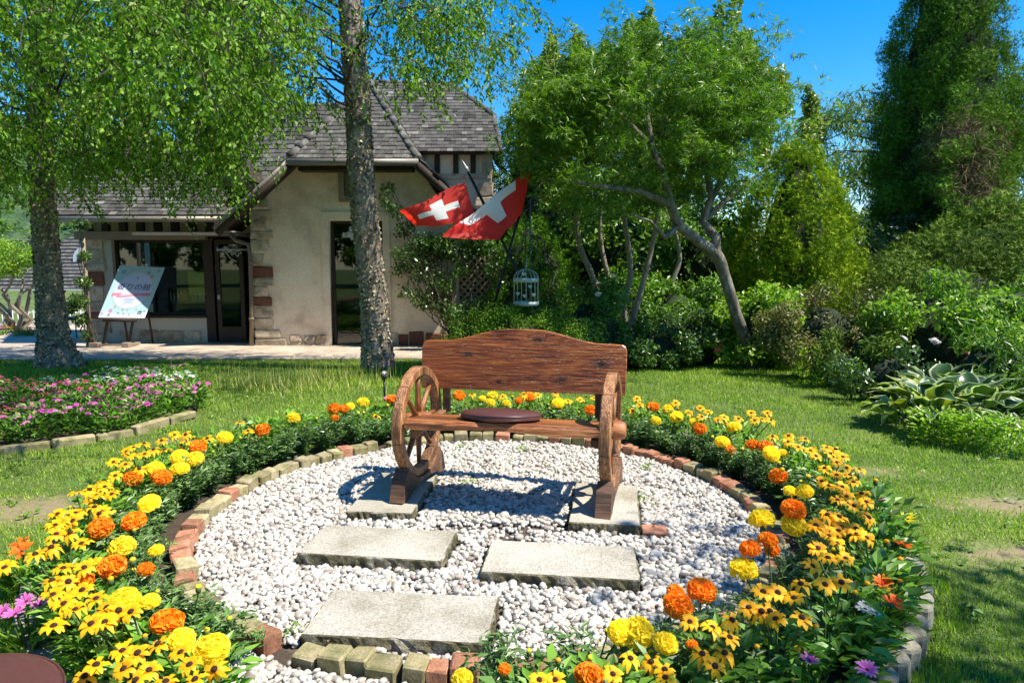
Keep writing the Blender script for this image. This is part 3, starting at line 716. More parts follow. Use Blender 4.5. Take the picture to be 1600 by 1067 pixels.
# heads read off the photograph: (px, py, diameter px, colour)
MG = [(309,698,32,'o'),(351,684,28,'y'),(410,672,24,'o'),(458,653,24,'y'),(522,639,25,'o'),(537,639,16,'o'),(523,653,13,'o'),(567,629,26,'y'),(547,635,14,'y'),(280,714,26,'y'),(304,717,26,'y'),(281,733,31,'y'),(242,733,26,'y'),(252,746,30,'o'),(207,748,30,'o'),(233,787,34,'y'),(209,815,44,'o'),(157,825,38,'o'),(190,855,47,'y'),(175,885,40,'o'),(244,860,20,'y'),(228,889,22,'o'),(131,905,24,'o'),(195,940,52,'y'),(235,939,24,'y'),(261,972,57,'o'),(284,999,33,'y'),(330,1015,58,'y'),(152,880,18,'y'),
(717,618,30,'o'),(769,619,20,'y'),(766,629,16,'y'),(753,623,13,'y'),(791,630,14,'y'),(828,620,26,'o'),(810,626,12,'o'),(872,630,24,'y'),(923,641,20,'o'),(612,624,18,'o'),
(1020,636,24,'o'),(1044,640,18,'y'),(1057,651,20,'y'),(1025,657,16,'y'),(1084,660,15,'y'),(1094,670,20,'o'),(1147,668,28,'y'),(1129,691,23,'y'),(1141,703,17,'o'),(1175,695,20,'o'),(1197,699,24,'o'),(1205,709,30,'y'),(1223,708,15,'y'),(1216,744,30,'o'),(1234,767,18,'y'),(1257,768,24,'y'),(1240,796,34,'o'),(1190,811,36,'y'),(1240,820,40,'y'),(1200,844,28,'o'),(1172,857,30,'o'),(1206,858,22,'o'),(1162,889,47,'y'),(1096,922,45,'o'),(1060,946,45,'o'),(1056,925,25,'o'),(997,989,56,'y'),(970,987,38,'y'),(1040,1005,35,'y'),(920,1055,42,'o'),(1082,1007,14,'o'),(722,1060,30,'y'),(788,1045,18,'o')]
RBc = [((0,560,4),[(480,845),(565,885),(650,765),(655,805),(720,735),(710,650),(785,665),(790,585),(835,560),(900,535),(905,600),(960,570),(1030,575),(1010,515),(1090,480),(1160,475),(1295,500),(600,860),(590,930),(700,850),(640,960),(475,970),(360,975),(380,1025),(870,690),(620,800),(1160,530),(1500,400),(1550,455),(560,820),(830,620)]),
((0,800,4),[(345,85),(455,55),(440,130),(350,140),(510,200),(320,220),(220,265),(395,355),(525,350),(325,430),(425,435),(515,490),(330,520),(600,545),(400,575),(470,615),(670,600),(740,615),(820,625),(570,700),(655,690),(335,715),(765,870),(990,825),(1130,880),(600,955),(775,980),(930,990),(1185,955),(1340,980),(1220,1045),(1035,1060),(530,1025),(30,350),(860,880),(470,10),(620,10),(850,1050)]),
((960,560,3.557),[(125,225),(140,260),(100,290),(340,250),(410,305),(475,280),(520,300),(485,325),(575,345),(610,330),(690,335),(760,305),(850,305),(780,345),(870,345),(820,340),(880,435),(970,430),(965,465),(1060,450),(1020,495),(1090,515),(1120,545),(1180,500),(1230,505),(1200,530),(1235,580),(1270,550),(1235,650),(1170,610),(1290,610),(1310,650),(1150,685),(1265,715),(1330,690),(1190,710),(1290,770),(1240,790),(1375,750),(1330,820),(1400,800),(1250,880),(1185,870),(1260,940),(1120,930),(1400,880),(1345,980),(1190,990),(1130,1055),(1360,620),(1245,960),(1400,1000)]),
((1200,800,4),[(300,90),(375,20),(440,30),(455,100),(550,105),(550,145),(630,35),(310,230),(375,290),(485,295),(275,340),(355,455),(460,440),(205,450),(165,540),(60,505),(10,620),(50,670),(210,660),(380,130),(430,200)]),
((800,800,4),[(1110,690),(1250,725),(1375,675),(1360,785),(1190,885),(1330,880),(740,915),(870,935),(630,1015),(955,985),(960,1035),(170,1050),(270,1050),(1560,620),(1570,500),(1480,600),(1270,960)]),
((560,590,3.636),[(645,95),(940,95),(1020,100),(1120,90),(1190,135),(1260,130),(1340,120),(1385,125),(100,220),(820,110)])]
GZ = [(41,940,26,'m'),(62,946,24,'m'),(24,960,30,'m'),(4,958,26,'m'),(33,851,30,'f'),(35,862,34,'f'),(1412,855,30,'f'),(1378,914,34,'f'),(1394,944,36,'f'),(1352,952,30,'w'),(1368,962,30,'w'),(1265,1033,30,'m'),(1355,1047,34,'m'),(1405,807,32,'d'),(1418,812,28,'d'),(605,624,16,'m'),(1372,780,18,'m')]
def onring(px, py, z0, r0, r1, zl, zh):
    best = None
    for z in np.arange(zl, zh, .01):
        q = G(px, py, float(z)); r_ = math.hypot(q.x-CX, q.y-CY)
        e_ = max(0, r0-r_, r_-r1)*3+abs(z-z0)*.6
        if best is None or e_ < best[0]: best = (e_, q, z)
    return best[1]
def ring_slots(r_, step, off):
    n = int(2*math.pi*r_/step); out = []
    for i in range(n):
        a = 2*math.pi*(i+off)/n; x, y = CX+r_*math.cos(a), CY+r_*math.sin(a)
        if y < CY-.8 and -.72 < x < -.06: continue
        out.append([x+random.uniform(-.02, .02), y+random.uniform(-.02, .02), []])
    return out
SL = {'marigold': ring_slots(1.51, .185, 0), 'rudbeckia': ring_slots(1.69, .18, .5), 'gazania': []}
def assign(kind, q, s, col):
    sl = min(SL[kind], key=lambda t: (t[0]-q.x)**2+(t[1]-q.y)**2) if SL[kind] else None
    if kind == 'gazania':
        if sl is None or (sl[0]-q.x)**2+(sl[1]-q.y)**2 > .02: sl = [q.x, q.y, []]; SL[kind].append(sl)
    sl[2].append((q, s, col))
for px, py, dm, c_ in MG:
    q = onring(px, py, .25, 1.42, 1.78, .12, .36); d = Vector((q.x, q.y, q.z-CAM_H)).length; assign('marigold', q, max(.017, min(.048, dm*d/FPX/2/.92)), c_)
for (ox, oy, k), L_ in RBc:
    for (x, y) in L_:
        q = onring(ox+x/k, oy+y/k, .29, 1.52, 1.90, .16, .42); d = Vector((q.x, q.y, q.z-CAM_H)).length; assign('rudbeckia', q, max(.026, min(.036, 17*d/FPX)), 'g')
for px, py, dm, c_ in GZ:
    q = onring(px, py, .2, 1.5, 2.0, .12, .32); d = Vector((q.x, q.y, q.z-CAM_H)).length; assign('gazania', q, dm*d/FPX/2*.95, c_)
# gazania tufts without open flowers along the shady right edge
for a in (-.62, -.52, -.42, -.30, -.18, -.72, -.82, 3.7, 3.85, 4.0): SL['gazania'].append([CX+1.70*math.cos(a), CY+1.70*math.sin(a), []])
def side(x, y):
    a = math.degrees(math.atan2(y-CY, x-CX)) % 360
    for lo, hi, t in ((0, 30, 'right of the bench'), (30, 62, 'behind the right wheel'), (62, 118, 'behind the bench'), (118, 150, 'behind the left wheel'), (150, 185, 'left of the bench'), (185, 215, 'left arc'), (215, 246, 'near left corner'), (246, 293, 'front edge'), (293, 325, 'near right corner'), (325, 360, 'right arc')):
        if lo <= a < hi: return t
NUM = ['no', 'one', 'two', 'three', 'four', 'five', 'six', 'seven', 'eight', 'nine', 'ten', 'eleven', 'twelve']
ORD = ['first', 'second', 'third', 'fourth', 'fifth', 'sixth', 'seventh', 'eighth', 'ninth', 'tenth', 'eleventh', 'twelfth']
plants = []
for kind in SL:
    for (x, y, heads) in SL[kind]:
        e = empty(kind+'_plant', (x, y, .008)); e['category'] = 'flower plant'; e['group'] = kind+' plants in the flower ring'
        f = bpy.data.objects.new('foliage', random.choice(FOL[kind])); COL.objects.link(f); f.parent = e; f.rotation_euler.z = random.uniform(0, 6.28)
        f.scale = (random.uniform(.95, 1.25),)*2+(random.uniform(.9, 1.15),)
        if kind == 'gazania': f.scale = (.78, .78, .85)
        for (q, s, c_) in heads:
            l = Vector((q.x-x, q.y-y, q.z-.008))
            me = random.choice(POM[c_]) if kind == 'marigold' else (random.choice(RUD) if kind == 'rudbeckia' else GAZ[c_][0])
            name = 'flower_head' if kind == 'marigold' else 'flower'
            h = bpy.data.objects.new(name, me); COL.objects.link(h); h.parent = e; h.location = l; h.scale = (s,)*3
            out = Vector((l.x, l.y, 0))*1.2
            tilt = Vector((random.gauss(0, .18), -.28+random.gauss(0, .2), 1)).normalized()
            h.rotation_mode = 'QUATERNION'; h.rotation_quaternion = tilt.to_track_quat('Z', 'Y') @ Matrix.Rotation(random.uniform(0, 6.28), 3, 'Z').to_quaternion()
            if kind != 'marigold':
                c = bpy.data.objects.new('flower_centre', CONE); COL.objects.link(c); c.parent = h
                if kind == 'gazania': c.scale = (.8, .8, .5)
            base = Vector((l.x*.2, l.y*.2, .02)); mid_ = base.lerp(l, .6)+Vector((-l.x, -l.y, 0))*.12
            MB().tube([base, mid_, l-tilt*s*.3], [.0035, .003, .0028], 5, caps=False).build('stem', 'stem_green', e)
        if kind != 'gazania' and heads:
            for _ in range(random.choice((1, 1, 2))):
                a_ = random.uniform(0, 6.28); bl = Vector((.07*math.cos(a_), .07*math.sin(a_), random.uniform(.17, .24)))
                MB().tube([(0, 0, .02), bl*.6, bl], [.003, .0025, .0022], 5, caps=False).build('stem', 'stem_green', e)
                bd = bpy.data.objects.new('bud', BUD[kind]); COL.objects.link(bd); bd.parent = e; bd.location = bl; bd.scale = (random.uniform(.8, 1.3),)*3
        plants.append((kind, e, heads))
def label_all(items, make, order):
    """items share a description -> number them along the given order so that each label points at one"""
    by = {}
    for it in items: by.setdefault(make(it), []).append(it)
    for k, L_ in by.items():
        L_.sort(key=order)
        for i, it in enumerate(L_):
            it[1]['label'] = k if len(L_) == 1 else (k+', '+(ORD[i] if i < 12 else str(i+1)+'th')+' from the left')
def descr(it):
    kind, e, hd = it; n = len(hd); s = side(e.location.x, e.location.y)
    if kind == 'marigold':
        ny = sum(1 for h in hd if h[2] == 'y'); no = n-ny
        w_ = 'with only feathery leaves' if n == 0 else 'with '+' and '.join([NUM[k]+' '+c for k, c in ((ny, 'yellow'), (no, 'orange')) if k])+' pompom'+('s' if n > 1 else '')
        return 'marigold '+w_+', '+s
    if kind == 'rudbeckia': return 'golden rudbeckia '+('in leaf only' if n == 0 else 'with '+NUM[min(n, 12)]+' dark-centred flower'+('s' if n > 1 else ''))+', '+s
    cn = {'m': 'magenta', 'f': 'flame orange', 'w': 'white', 'd': 'yellow'}
    return 'gazania tuft '+('in leaf only' if n == 0 else 'with '+NUM[n]+' '+cn[hd[0][2]]+' flower'+('s' if n > 1 else ''))+', '+s
label_all(plants, descr, lambda it: it[1].location.x/max(.3, it[1].location.y))

# ------------------------------------------------------------------ vinca bed, left
BEDP = [G(-150, 720), G(70, 702), G(190, 682), G(305, 655), G(318, 612), G(300, 600), G(200, 606), G(0, 628), G(-150, 640)]
MB().add([(p_.x, p_.y, p_.z+.012) for p_ in BEDP], [tuple(range(len(BEDP)))]).build('side_flower_bed', 'bed_soil', kind='structure')
be = empty('bed_edging', (0, 0, 0)); tag(be, 'low pale stone edging along the front of the pink and purple bed', 'edging')
ep = [G(-120, 722), G(-20, 712), G(80, 700), G(150, 690), G(208, 680), G(262, 664), G(303, 652)]
for i in range(len(ep)-1):
    a_, b_ = ep[i], ep[i+1]; d = b_-a_; L_ = d.length
    o = MB().box((.006, -.035, -.05), (L_-.006, .035, .055+random.uniform(-.012, .01)), bev=.008).build('edging_block', 'brick_buff', be); o.location = a_; o.rotation_euler = (random.gauss(0, .04), 0, math.atan2(d.y, d.x)+random.gauss(0, .02))
def inpoly(x, y, poly):
    c = False; j = len(poly)-1
    for i in range(len(poly)):
        xi, yi, xj, yj = poly[i].x, poly[i].y, poly[j].x, poly[j].y
        if ((yi > y) != (yj > y)) and x < (xj-xi)*(y-yi)/(yj-yi)+xi: c = not c
        j = i
    return c
vf = []
for k in range(3):
    rg = np.random.default_rng(60+k); n = 190; a = rg.uniform(0, 6.28, n); r_ = rg.random(n)**.6*.13; z = .02+.17*rg.random(n)
    pos = np.c_[np.cos(a)*r_, np.sin(a)*r_, z]; D = np.c_[np.cos(a), np.sin(a), rg.uniform(0, 1.2, n)]; Nn = np.c_[0*a, 0*a, 1+0*a]+rg.normal(size=(n, 3))*.4
    V, F = scatter(LEAF[0]*np.array([.75, 1, 1]), LEAF[1], pos, frames(D, Nn), rg.uniform(.035, .065, n)); vf.append(npmesh('foliage', V, F, 'rudbeckia_leaf', np.repeat(rg.random(n)*.8, 4), link=False).data)
vfl = {}
for c_, m_ in (('purple', 'petal_magenta'), ('pink', 'petal_pink'), ('white', 'petal_white')):
    rg = np.random.default_rng(len(c_)); mb = MB(); V0, F0, R0 = petals(5, 1, .85, .15, 1, .05, 3)
    for i in range(11):
        a = rg.uniform(0, 6.28); r_ = rg.random()**.5*.13; M_ = Matrix.Translation((r_*math.cos(a), r_*math.sin(a), .19+rg.uniform(-.03, .03))) @ Matrix.Rotation(rg.normal(0, .35)+.3, 4, 'X') @ Matrix.Scale(.021, 4)
        mb.add(xf(V0, M_), F0, 0, .5, True); mb.r[-1] = np.clip(R0*.5+rg.random()*.5, 0, 1)
    vfl[c_] = mb.build('flowers', m_, link=False).data
vin = []; yy = 4.3; rr = random.Random(4)
cand = []
for iy in range(24):
    for ix in range(40):
        x = -6.3+ix*.245+(iy % 2)*.12+rr.uniform(-.04, .04); y = 4.35+iy*.2+rr.uniform(-.03, .03)
        if inpoly(x, y, BEDP) and inpoly(x-.0, y-.13, BEDP): cand.append((x, y))
for x, y in cand:
    front = (y-4.3)/(3.2); c_ = 'white' if (y > 5.0+.28*(x+4.2) + .75 and rr.random() < .75) else ('pink' if x < -3.5 and rr.random() < .75 else 'purple')
    e = empty('vinca_plant', (x, y, float(gz(y)))); e['category'] = 'flower plant'; e['group'] = 'vinca plants in the left bed'
    f = bpy.data.objects.new('foliage', rr.choice(vf)); COL.objects.link(f); f.parent = e; f.rotation_euler.z = rr.uniform(0, 6); f.scale = (1, 1, rr.uniform(.8, 1.15))
    g = bpy.data.objects.new('flowers', vfl[c_]); COL.objects.link(g); g.parent = e; g['kind'] = 'stuff'; g.rotation_euler.z = rr.uniform(0, 6); g.scale = (1, 1, f.scale[2])
    vin.append((c_, e))
vin.sort(key=lambda t: t[1].location.y); rows = {}
def vrow(y): return 'front row' if y < 5.0 else 'second row' if y < 5.4 else 'middle rows' if y < 6.0 else 'back rows' if y < 6.6 else 'far end'
label_all(vin, lambda it: 'low '+it[0]+' flowered vinca plant in the left bed, '+vrow(it[1].location.y), lambda it: it[1].location.x)
# ------------------------------------------------------------------ terrace
def terrace():
    e = MB().add([(x, y, float(gz(y))+.008) for x, y in ((-14, 9.45), (-3.2, 9.75), (2.4, 9.9), (2.4, 16), (-14, 16))], [(0, 1, 2, 3, 4)]).build('terrace', 'paving', kind='structure')
    rr = random.Random(2); y = 9.5; row = 0
    while y < 12.2:
        d = rr.uniform(.32, .5); x = -13+rr.random()
        while x < 1.2:
            wd = rr.uniform(.5, .85)
            y0 = max(y, 9.47+.022*(x+14)+.0) if row == 0 else y
            if y+d-y0 > .1:
                o = MB().box((x+.012, y0+.012, -.03), (x+wd-.012, y+d-.012, .02+rr.uniform(0, .008)), bev=.006).build('flagstone', 'paving', e)
                o.location.z = float(gz(y+d/2)); o.rotation_euler.x = 0
            x += wd
        y += d; row += 1
terrace()

# ------------------------------------------------------------------ lawn
def lawn():
    n = 520000; u = RNG.random(n); r_ = 1.55+(13.5-1.55)*u**1.15; th = RNG.uniform(-.78, .78, n)
    x = r_*np.sin(th); y = r_*np.cos(th)
    x += RNG.normal(0, .02, n)
    rr = np.hypot(x-CX, y-CY); keep = rr > RO+.05
    keep &= ~((y > 9.42+.022*(x+14)) & (x < 2.4))
    bed = np.zeros(n, bool); j = len(BEDP)-1
    for i in range(len(BEDP)):
        a, b_ = BEDP[i], BEDP[j]; bed ^= ((a.y > y) != (b_.y > y)) & (x < (b_.x-a.x)*(y-a.y)/(b_.y-a.y+1e-9)+a.x); j = i
    keep &= ~bed
    dens = sinnoise(x, y, 1.9, .7)*.6+sinnoise(x, y, 6.1, 2.2)*.4
    patch = np.max([np.exp(-((x-a)/c_)**2-((y-b2)/d_)**2) for a, b2, c_, d_ in WORN], axis=0)
    keep &= (RNG.random(n) < np.clip(1.15-1.0*patch+dens*(.25+.9*patch), .05, 1))
    x, y, r_, dens, patch = (a[keep] for a in (x, y, r_, dens, patch)); n = len(x)
    tall = (y > 5.6) & (x > .9) & (x < 7)
    ht = RNG.uniform(.014, .032, n)*(1+.35*dens)*(1+.045*(r_-2))*(1-.35*patch)
    # longer grass at the foot of trees and kerbs
    for (tx, ty, tr) in ((-1.55, 7.8, .9), (-5.6, 7.9, .8), (3.0, 8.4, .8)): ht *= 1+1.0*np.exp(-((x-tx)**2+(y-ty)**2)/tr**2)
    ht *= 1+.8*np.exp(-((np.hypot(x-CX, y-CY)-RO-.08)/.07)**2)
    wd = ht*.055+.0007*r_
    a = RNG.uniform(0, 6.28, n); D = np.c_[np.cos(a)*.75, np.sin(a)*.75, RNG.uniform(.5, 1.4, n)]; D = nrm(D)
    Nn = np.c_[np.cos(a+1.57*0), np.sin(a), -RNG.uniform(.2, .8, n)*0-.6]
    T = np.array([(-.5, 0, 0), (.5, 0, 0), (.35, .55, 0), (-.35, .55, 0), (0, 1, -.25)], float)
    near = r_ < 5
    pos = np.c_[x, y, gz(y)-.002]
    def part(m, T_, F_):
        S = np.stack([wd[m]*1.0, ht[m], ht[m]], 1); V, F = scatter(T_, F_, pos[m], frames(D[m], Nn[m]), S)
        return V, F, np.repeat(np.clip(.42+.25*dens[m]+RNG.normal(0, .22, m.sum())+.3*patch[m], 0, 1), len(T_))
    V1, F1, R1 = part(near, T, np.array([(0, 1, 2), (0, 2, 3), (3, 2, 4)])); V2, F2, R2 = part(~near, np.array([(-.5, 0, 0), (.5, 0, 0), (0, 1, -.2)], float), np.array([(0, 1, 2)]))
    o = npmesh('lawn_grass', np.concatenate([V1, V2]), np.concatenate([F1, F2+len(V1)]), 'grass_blade', np.concatenate([R1, R2]))
    tag(o, 'sunlit lawn grass with bare straw-coloured patches', 'grass', kind='stuff'); print('blades', n)
    # long pale grass left of the trunk
    n = 700; x = RNG.normal(-2.3, .55, n); y = RNG.normal(7.0, .4, n); a = RNG.uniform(0, 6.28, n); D = nrm(np.c_[np.cos(a)*.6, np.sin(a)*.6, RNG.uniform(.5, 1.2, n)])
    T = np.array([(-.5, 0, 0), (.5, 0, 0), (.4, .5, 0), (-.4, .5, 0), (0, 1, -.35)], float); h_ = RNG.uniform(.12, .30, n)
    V, F = scatter(T, np.array([(0, 1, 2), (0, 2, 3), (3, 2, 4)]), np.c_[x, y, gz(y)], frames(D, np.c_[np.cos(a), np.sin(a), -.6+0*a]), np.stack([h_*0+.006, h_, h_], 1))
    o = npmesh('long_grass', V, F, 'long_grass', np.repeat(RNG.random(n), 5)); tag(o, 'patch of long pale arching grass left of the central birch trunk', 'grass', kind='stuff')
lawn()
def lawn_weeds():
    n = 260; c = np.c_[RNG.uniform(-4, 5.5, n), RNG.uniform(1.8, 6.5, n)]; c = c[np.hypot(c[:, 0]-CX, c[:, 1]-CY) > RO+.12]; c = c[[not inpoly(a, b_, BEDP) for a, b_ in c]]
    pos = np.repeat(c, 9, 0)+RNG.normal(0, .025, (len(c)*9, 2)); m = len(pos); a = RNG.uniform(0, 6.28, m)
    V, F = scatter(LEAF[0]*np.array([.8, 1, 1]), LEAF[1], np.c_[pos, gz(pos[:, 1])+.01], frames(np.c_[np.cos(a), np.sin(a), RNG.uniform(.1, .7, m)], np.c_[0*a, 0*a, 1+0*a]+RNG.normal(size=(m, 3))*.3), RNG.uniform(.018, .045, m))
    tag(npmesh('lawn_weeds', V, F, 'rudbeckia_leaf', np.repeat(RNG.random(m), 4)), 'broad-leaved weeds and clover dotted through the lawn', 'weeds', kind='stuff')
lawn_weeds()
# small weeds in the pebbles
for i, (px, py, nm) in enumerate([(1210, 0, 0)][:0]): pass
for i, (px, py, lb) in enumerate([(720, 706, 'small weed in the pebbles below the bench seat'), (815, 710, 'small weed in the pebbles right of centre behind the bench'), (1010, 738, 'small weed beside the right bench wheel'), (530, 715, 'weed tuft at the brick ring, left behind the bench'), (1003, 790, 'weed tuft along the right bench slab'), (455, 1003, 'tiny weed in front of the nearest slab, left'), (733, 762, 'tiny weed in the shade under the bench')]):
    q = G(px, py); n = 60; a = RNG.uniform(0, 6.28, n); r_ = RNG.random(n)*.05*(1+(i in (3, 4)))
    V, F = scatter(LEAF[0], LEAF[1], np.c_[q.x+np.cos(a)*r_, q.y+np.sin(a)*r_, RNG.random(n)*.02+.025], frames(np.c_[np.cos(a), np.sin(a), RNG.random(n)], np.c_[0*a, 0*a, 1+0*a]+RNG.normal(size=(n, 3))*.4), RNG.uniform(.008, .018, n))
    tag(npmesh('weed', V, F, 'bright_leaf', np.repeat(RNG.random(n)*.6, 4)), lb, 'weed', 'weeds in the pebbles')

# ------------------------------------------------------------------ the shop building
YF, YW = 11.5, 12.0            # gable wall plane, shop-window wall plane
ZB = -.30
house = empty('shop_building', (-2.6, YF, -.27)); HL = Vector((-2.6, YF, -.27))
tag(house, 'cream stucco shop building with dark shingled roofs and stone corners', 'building')
def hp(name, mb, mats, parent=None, kind=None):
    """build in world coordinates, then hang on the house"""
    o = mb.build(name, mats, parent or house, kind); 
    if (parent or house) is house: o.location = -HL
    return o
def quad(mb, p, mi=0, rnd=.5): mb.add([tuple(q) for q in p], [tuple(range(len(p)))], mi, rnd)
def X(px, Y): return (px-800)/FPX*Y*1.0/(math.cos(PITCH))  # only used near the horizon rows
def wallpoly(mb, pts, y0, th=.3):
    """pts = [(px,py)] read on plane y0, extruded back"""
    mb.prism([(P(a, b, y0).x, P(a, b, y0).z) for a, b in pts], y0, y0+th)
mb = MB()
wallpoly(mb, [(400, 556), (515, 553), (515, 345), (515, 240), (462, 252), (400, 308)], YF)
wallpoly(mb, [(600, 553), (712, 553), (712, 350), (648, 252), (600, 240)], YF)
wallpoly(mb, [(515, 345), (600, 345), (600, 240), (515, 240)], YF)
wl = hp('wall', mb, 'stucco'); wl['label'] = 'cream stucco gable wall with a tall glass pane'
# moulded surround of the tall pane
mb = MB(); a, b_ = P(515, 345, YF), P(600, 545, YF)
mb.box((a.x-.14, YF-.025, b_.z), (a.x-.02, YF+.01, a.z+.14)); mb.box((b_.x+.02, YF-.025, b_.z), (b_.x+.14, YF+.01, a.z+.14)); mb.box((a.x-.02, YF-.025, a.z+.02), (b_.x+.02, YF+.01, a.z+.14))
hp('window_surround', mb, 'stucco')
def window(name, x0, x1, z0, z1, y, fr=.05, glass='window_glass', frame='dark_timber', mull=(), label=None, depth=.06):
    mb = MB(); mb.box((x0, y, z0), (x0+fr, y+depth, z1)); mb.box((x1-fr, y, z0), (x1, y+depth, z1)); mb.box((x0+fr, y, z0), (x1-fr, y+depth, z0+fr)); mb.box((x0+fr, y, z1-fr), (x1-fr, y+depth, z1))
    for m in mull: mb.box((m-fr*.4, y+.005, z0+fr), (m+fr*.4, y+depth-.005, z1-fr))
    f = hp(name, mb, frame)
    if label: f['label'] = label
    g = MB().box((x0+fr*.9, y+.025, z0+fr*.9), (x1-fr*.9, y+.032, z1-fr*.9)).build('pane', glass, f)
    return f
window('window', a.x, b_.x, b_.z, a.z, YF+.06, .045, label='tall floor-length glass pane behind the birch trunk')
q0, q1 = P(531, 258, YF), P(552, 316, YF)
window('window', q0.x-.02, q1.x+.12, q1.z, q0.z, YF-.06, .09, frame='grey_timber', label='small upper window half hidden by the birch trunk')
# rooms behind the glass
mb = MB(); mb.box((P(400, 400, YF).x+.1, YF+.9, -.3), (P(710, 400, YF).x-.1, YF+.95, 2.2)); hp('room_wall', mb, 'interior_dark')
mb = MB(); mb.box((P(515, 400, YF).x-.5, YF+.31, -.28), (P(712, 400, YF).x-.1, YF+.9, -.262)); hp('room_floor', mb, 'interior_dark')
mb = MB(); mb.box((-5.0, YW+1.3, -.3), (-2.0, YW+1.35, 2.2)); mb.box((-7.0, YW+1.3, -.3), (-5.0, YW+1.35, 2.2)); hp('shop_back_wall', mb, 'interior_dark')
# side walls and back
gx0, gx1 = P(400, 500, YF).x, P(712, 500, YF).x
mb = MB(); mb.box((gx0, YF+.3, ZB), (gx0+.25, YF+5, 1.9)); mb.box((gx1-.25, YF+.3, ZB), (gx1, YF+5, 1.95)); hp('side_wall', mb, 'stucco')
# quoins and plinth stones
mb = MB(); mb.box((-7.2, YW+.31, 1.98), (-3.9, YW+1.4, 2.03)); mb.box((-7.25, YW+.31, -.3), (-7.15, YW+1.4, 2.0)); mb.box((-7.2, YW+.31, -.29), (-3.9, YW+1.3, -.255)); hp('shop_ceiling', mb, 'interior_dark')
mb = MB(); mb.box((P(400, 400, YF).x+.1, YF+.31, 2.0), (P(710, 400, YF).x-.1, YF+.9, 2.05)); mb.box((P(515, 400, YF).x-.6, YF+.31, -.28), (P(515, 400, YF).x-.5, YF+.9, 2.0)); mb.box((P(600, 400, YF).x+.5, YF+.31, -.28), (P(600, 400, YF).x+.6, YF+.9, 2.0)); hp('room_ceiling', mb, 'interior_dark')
rr = random.Random(12)
def stone(x0, x1, z0, z1, y, mat='wall_stone', proud=.035):
    mb = MB(); mb.box((x0, y-proud, z0), (x1, y+.12, z1), bev=.018); V = mb.v[0]
    rg = np.random.default_rng(rr.randrange(9999)); V += rg.normal(0, .009, V.shape)*np.array([1, .8, 1]); return hp('stone', mb, mat)
zs = [.16+.0]; z = -.26; k = 0
qmat = ['wall_stone', 'wall_stone', 'wall_stone', 'wall_stone', 'wall_stone_red', 'wall_stone', 'wall_stone', 'wall_stone_red', 'wall_stone', 'wall_stone', 'wall_stone', 'wall_stone', 'wall_stone']
zt = P(400, 305, YF).z
while z < zt-.1:
    h = rr.uniform(.14, .24); wd = rr.uniform(.16, .36) if k > 1 else rr.uniform(.4, .55)
    stone(gx0-.03, gx0+wd, z, min(z+h, zt)-.012, YF, qmat[k % 13], .03); z += h; k += 1
x = gx0+.55
while x < P(512, 540, YF).x-.05:
    wd = rr.uniform(.12, .3); x1 = min(x+wd, P(513, 540, YF).x); zz = -.27
    for lay in range(2):
        h = rr.uniform(.10, .15); stone(x+.006, x1-.006, zz, zz+h-.01, YF, 'wall_stone', .03); zz += h
    x = x1
x = P(602, 540, YF).x
while x < gx1-.05:
    x1 = min(x+rr.uniform(.16, .34), gx1); stone(x+.006, x1-.006, -.27, rr.uniform(-.02, .05), YF, 'wall_stone_red' if rr.random() < .6 else 'wall_stone', .03); x = x1
z = -.0
while z < 1.5: h = rr.uniform(.13, .25); stone(gx1-rr.uniform(.12, .3), gx1+.03, z, z+h-.012, YF, 'wall_stone' if rr.random() < .7 else 'wall_stone_red', .025); z += h

# roofs: slabs of tiles ------------------------------------------------
TILES = []   # (centre, u, v, n, width)
def roof_plane(corners, tw=.125, ch=.105, lift=.012, name='roof', thick=.05, under='dark_timber'):
    """corners: eave left, eave right, then round; planar. Tiles overlap upwards."""
    c = [Vector(q) for q in corners]; u = (c[1]-c[0]).normalized(); n = None
    n = (c[1]-c[0]).cross(c[-1]-c[0]).normalized()
    if n.z < 0: n = -n
    v = n.cross(u).normalized()
    if v.z < 0: v = -v
    uv = [((q-c[0]).dot(u), (q-c[0]).dot(v)) for q in c]; H = max(b for a, b in uv)
    class Q: pass
    poly = []
    for a_, b_ in uv: q = Q(); q.x, q.y = a_, b_; poly.append(q)
    mb = MB(); m = len(c); V = [tuple(q) for q in c]+[tuple(q-n*thick) for q in c]
    mb.add(V, [tuple(range(m)), tuple(range(2*m-1, m-1, -1))]+[(i, i+m, (i+1) % m+m, (i+1) % m) for i in range(m)])
    base = hp(name, mb, under)
    row = 0; t = -.01
    while t < H:
        a0 = min(a for a, b in uv)-tw; a1 = max(a for a, b in uv)+tw; x = a0+(row % 2)*tw/2
        while x < a1:
            wd = tw*rr.uniform(.85, 1.15)
            if inpoly(x+wd/2, t+ch*.5, poly): TILES.append((c[0]+u*(x+wd/2)+v*t+n*lift, u, v, n, wd*.965, ch, base))
            x += wd
        t += ch; row += 1
    return base
E_l, E_r = P(452, 249, 11.1), P(692, 247, 11.1)
mid_x = (E_l.x+P(652, 247, 11.1).x)/2
E_r = Vector((2*mid_x-E_l.x, 11.1, E_l.z))
AP = Vector((mid_x, 12.55, E_l.z+1.50))
V_l = P(340, 355, 11.1); V_r = Vector((2*mid_x-V_l.x, 11.1, V_l.z))
AB = Vector((AP.x, 15.5, AP.z))
roof_plane([E_l, E_r, AP])
def lift_plane(a, b, c, x, y):   # z of plane abc at x,y
    n = (b-a).cross(c-a); return a.z-(n.x*(x-a.x)+n.y*(y-a.y))/n.z
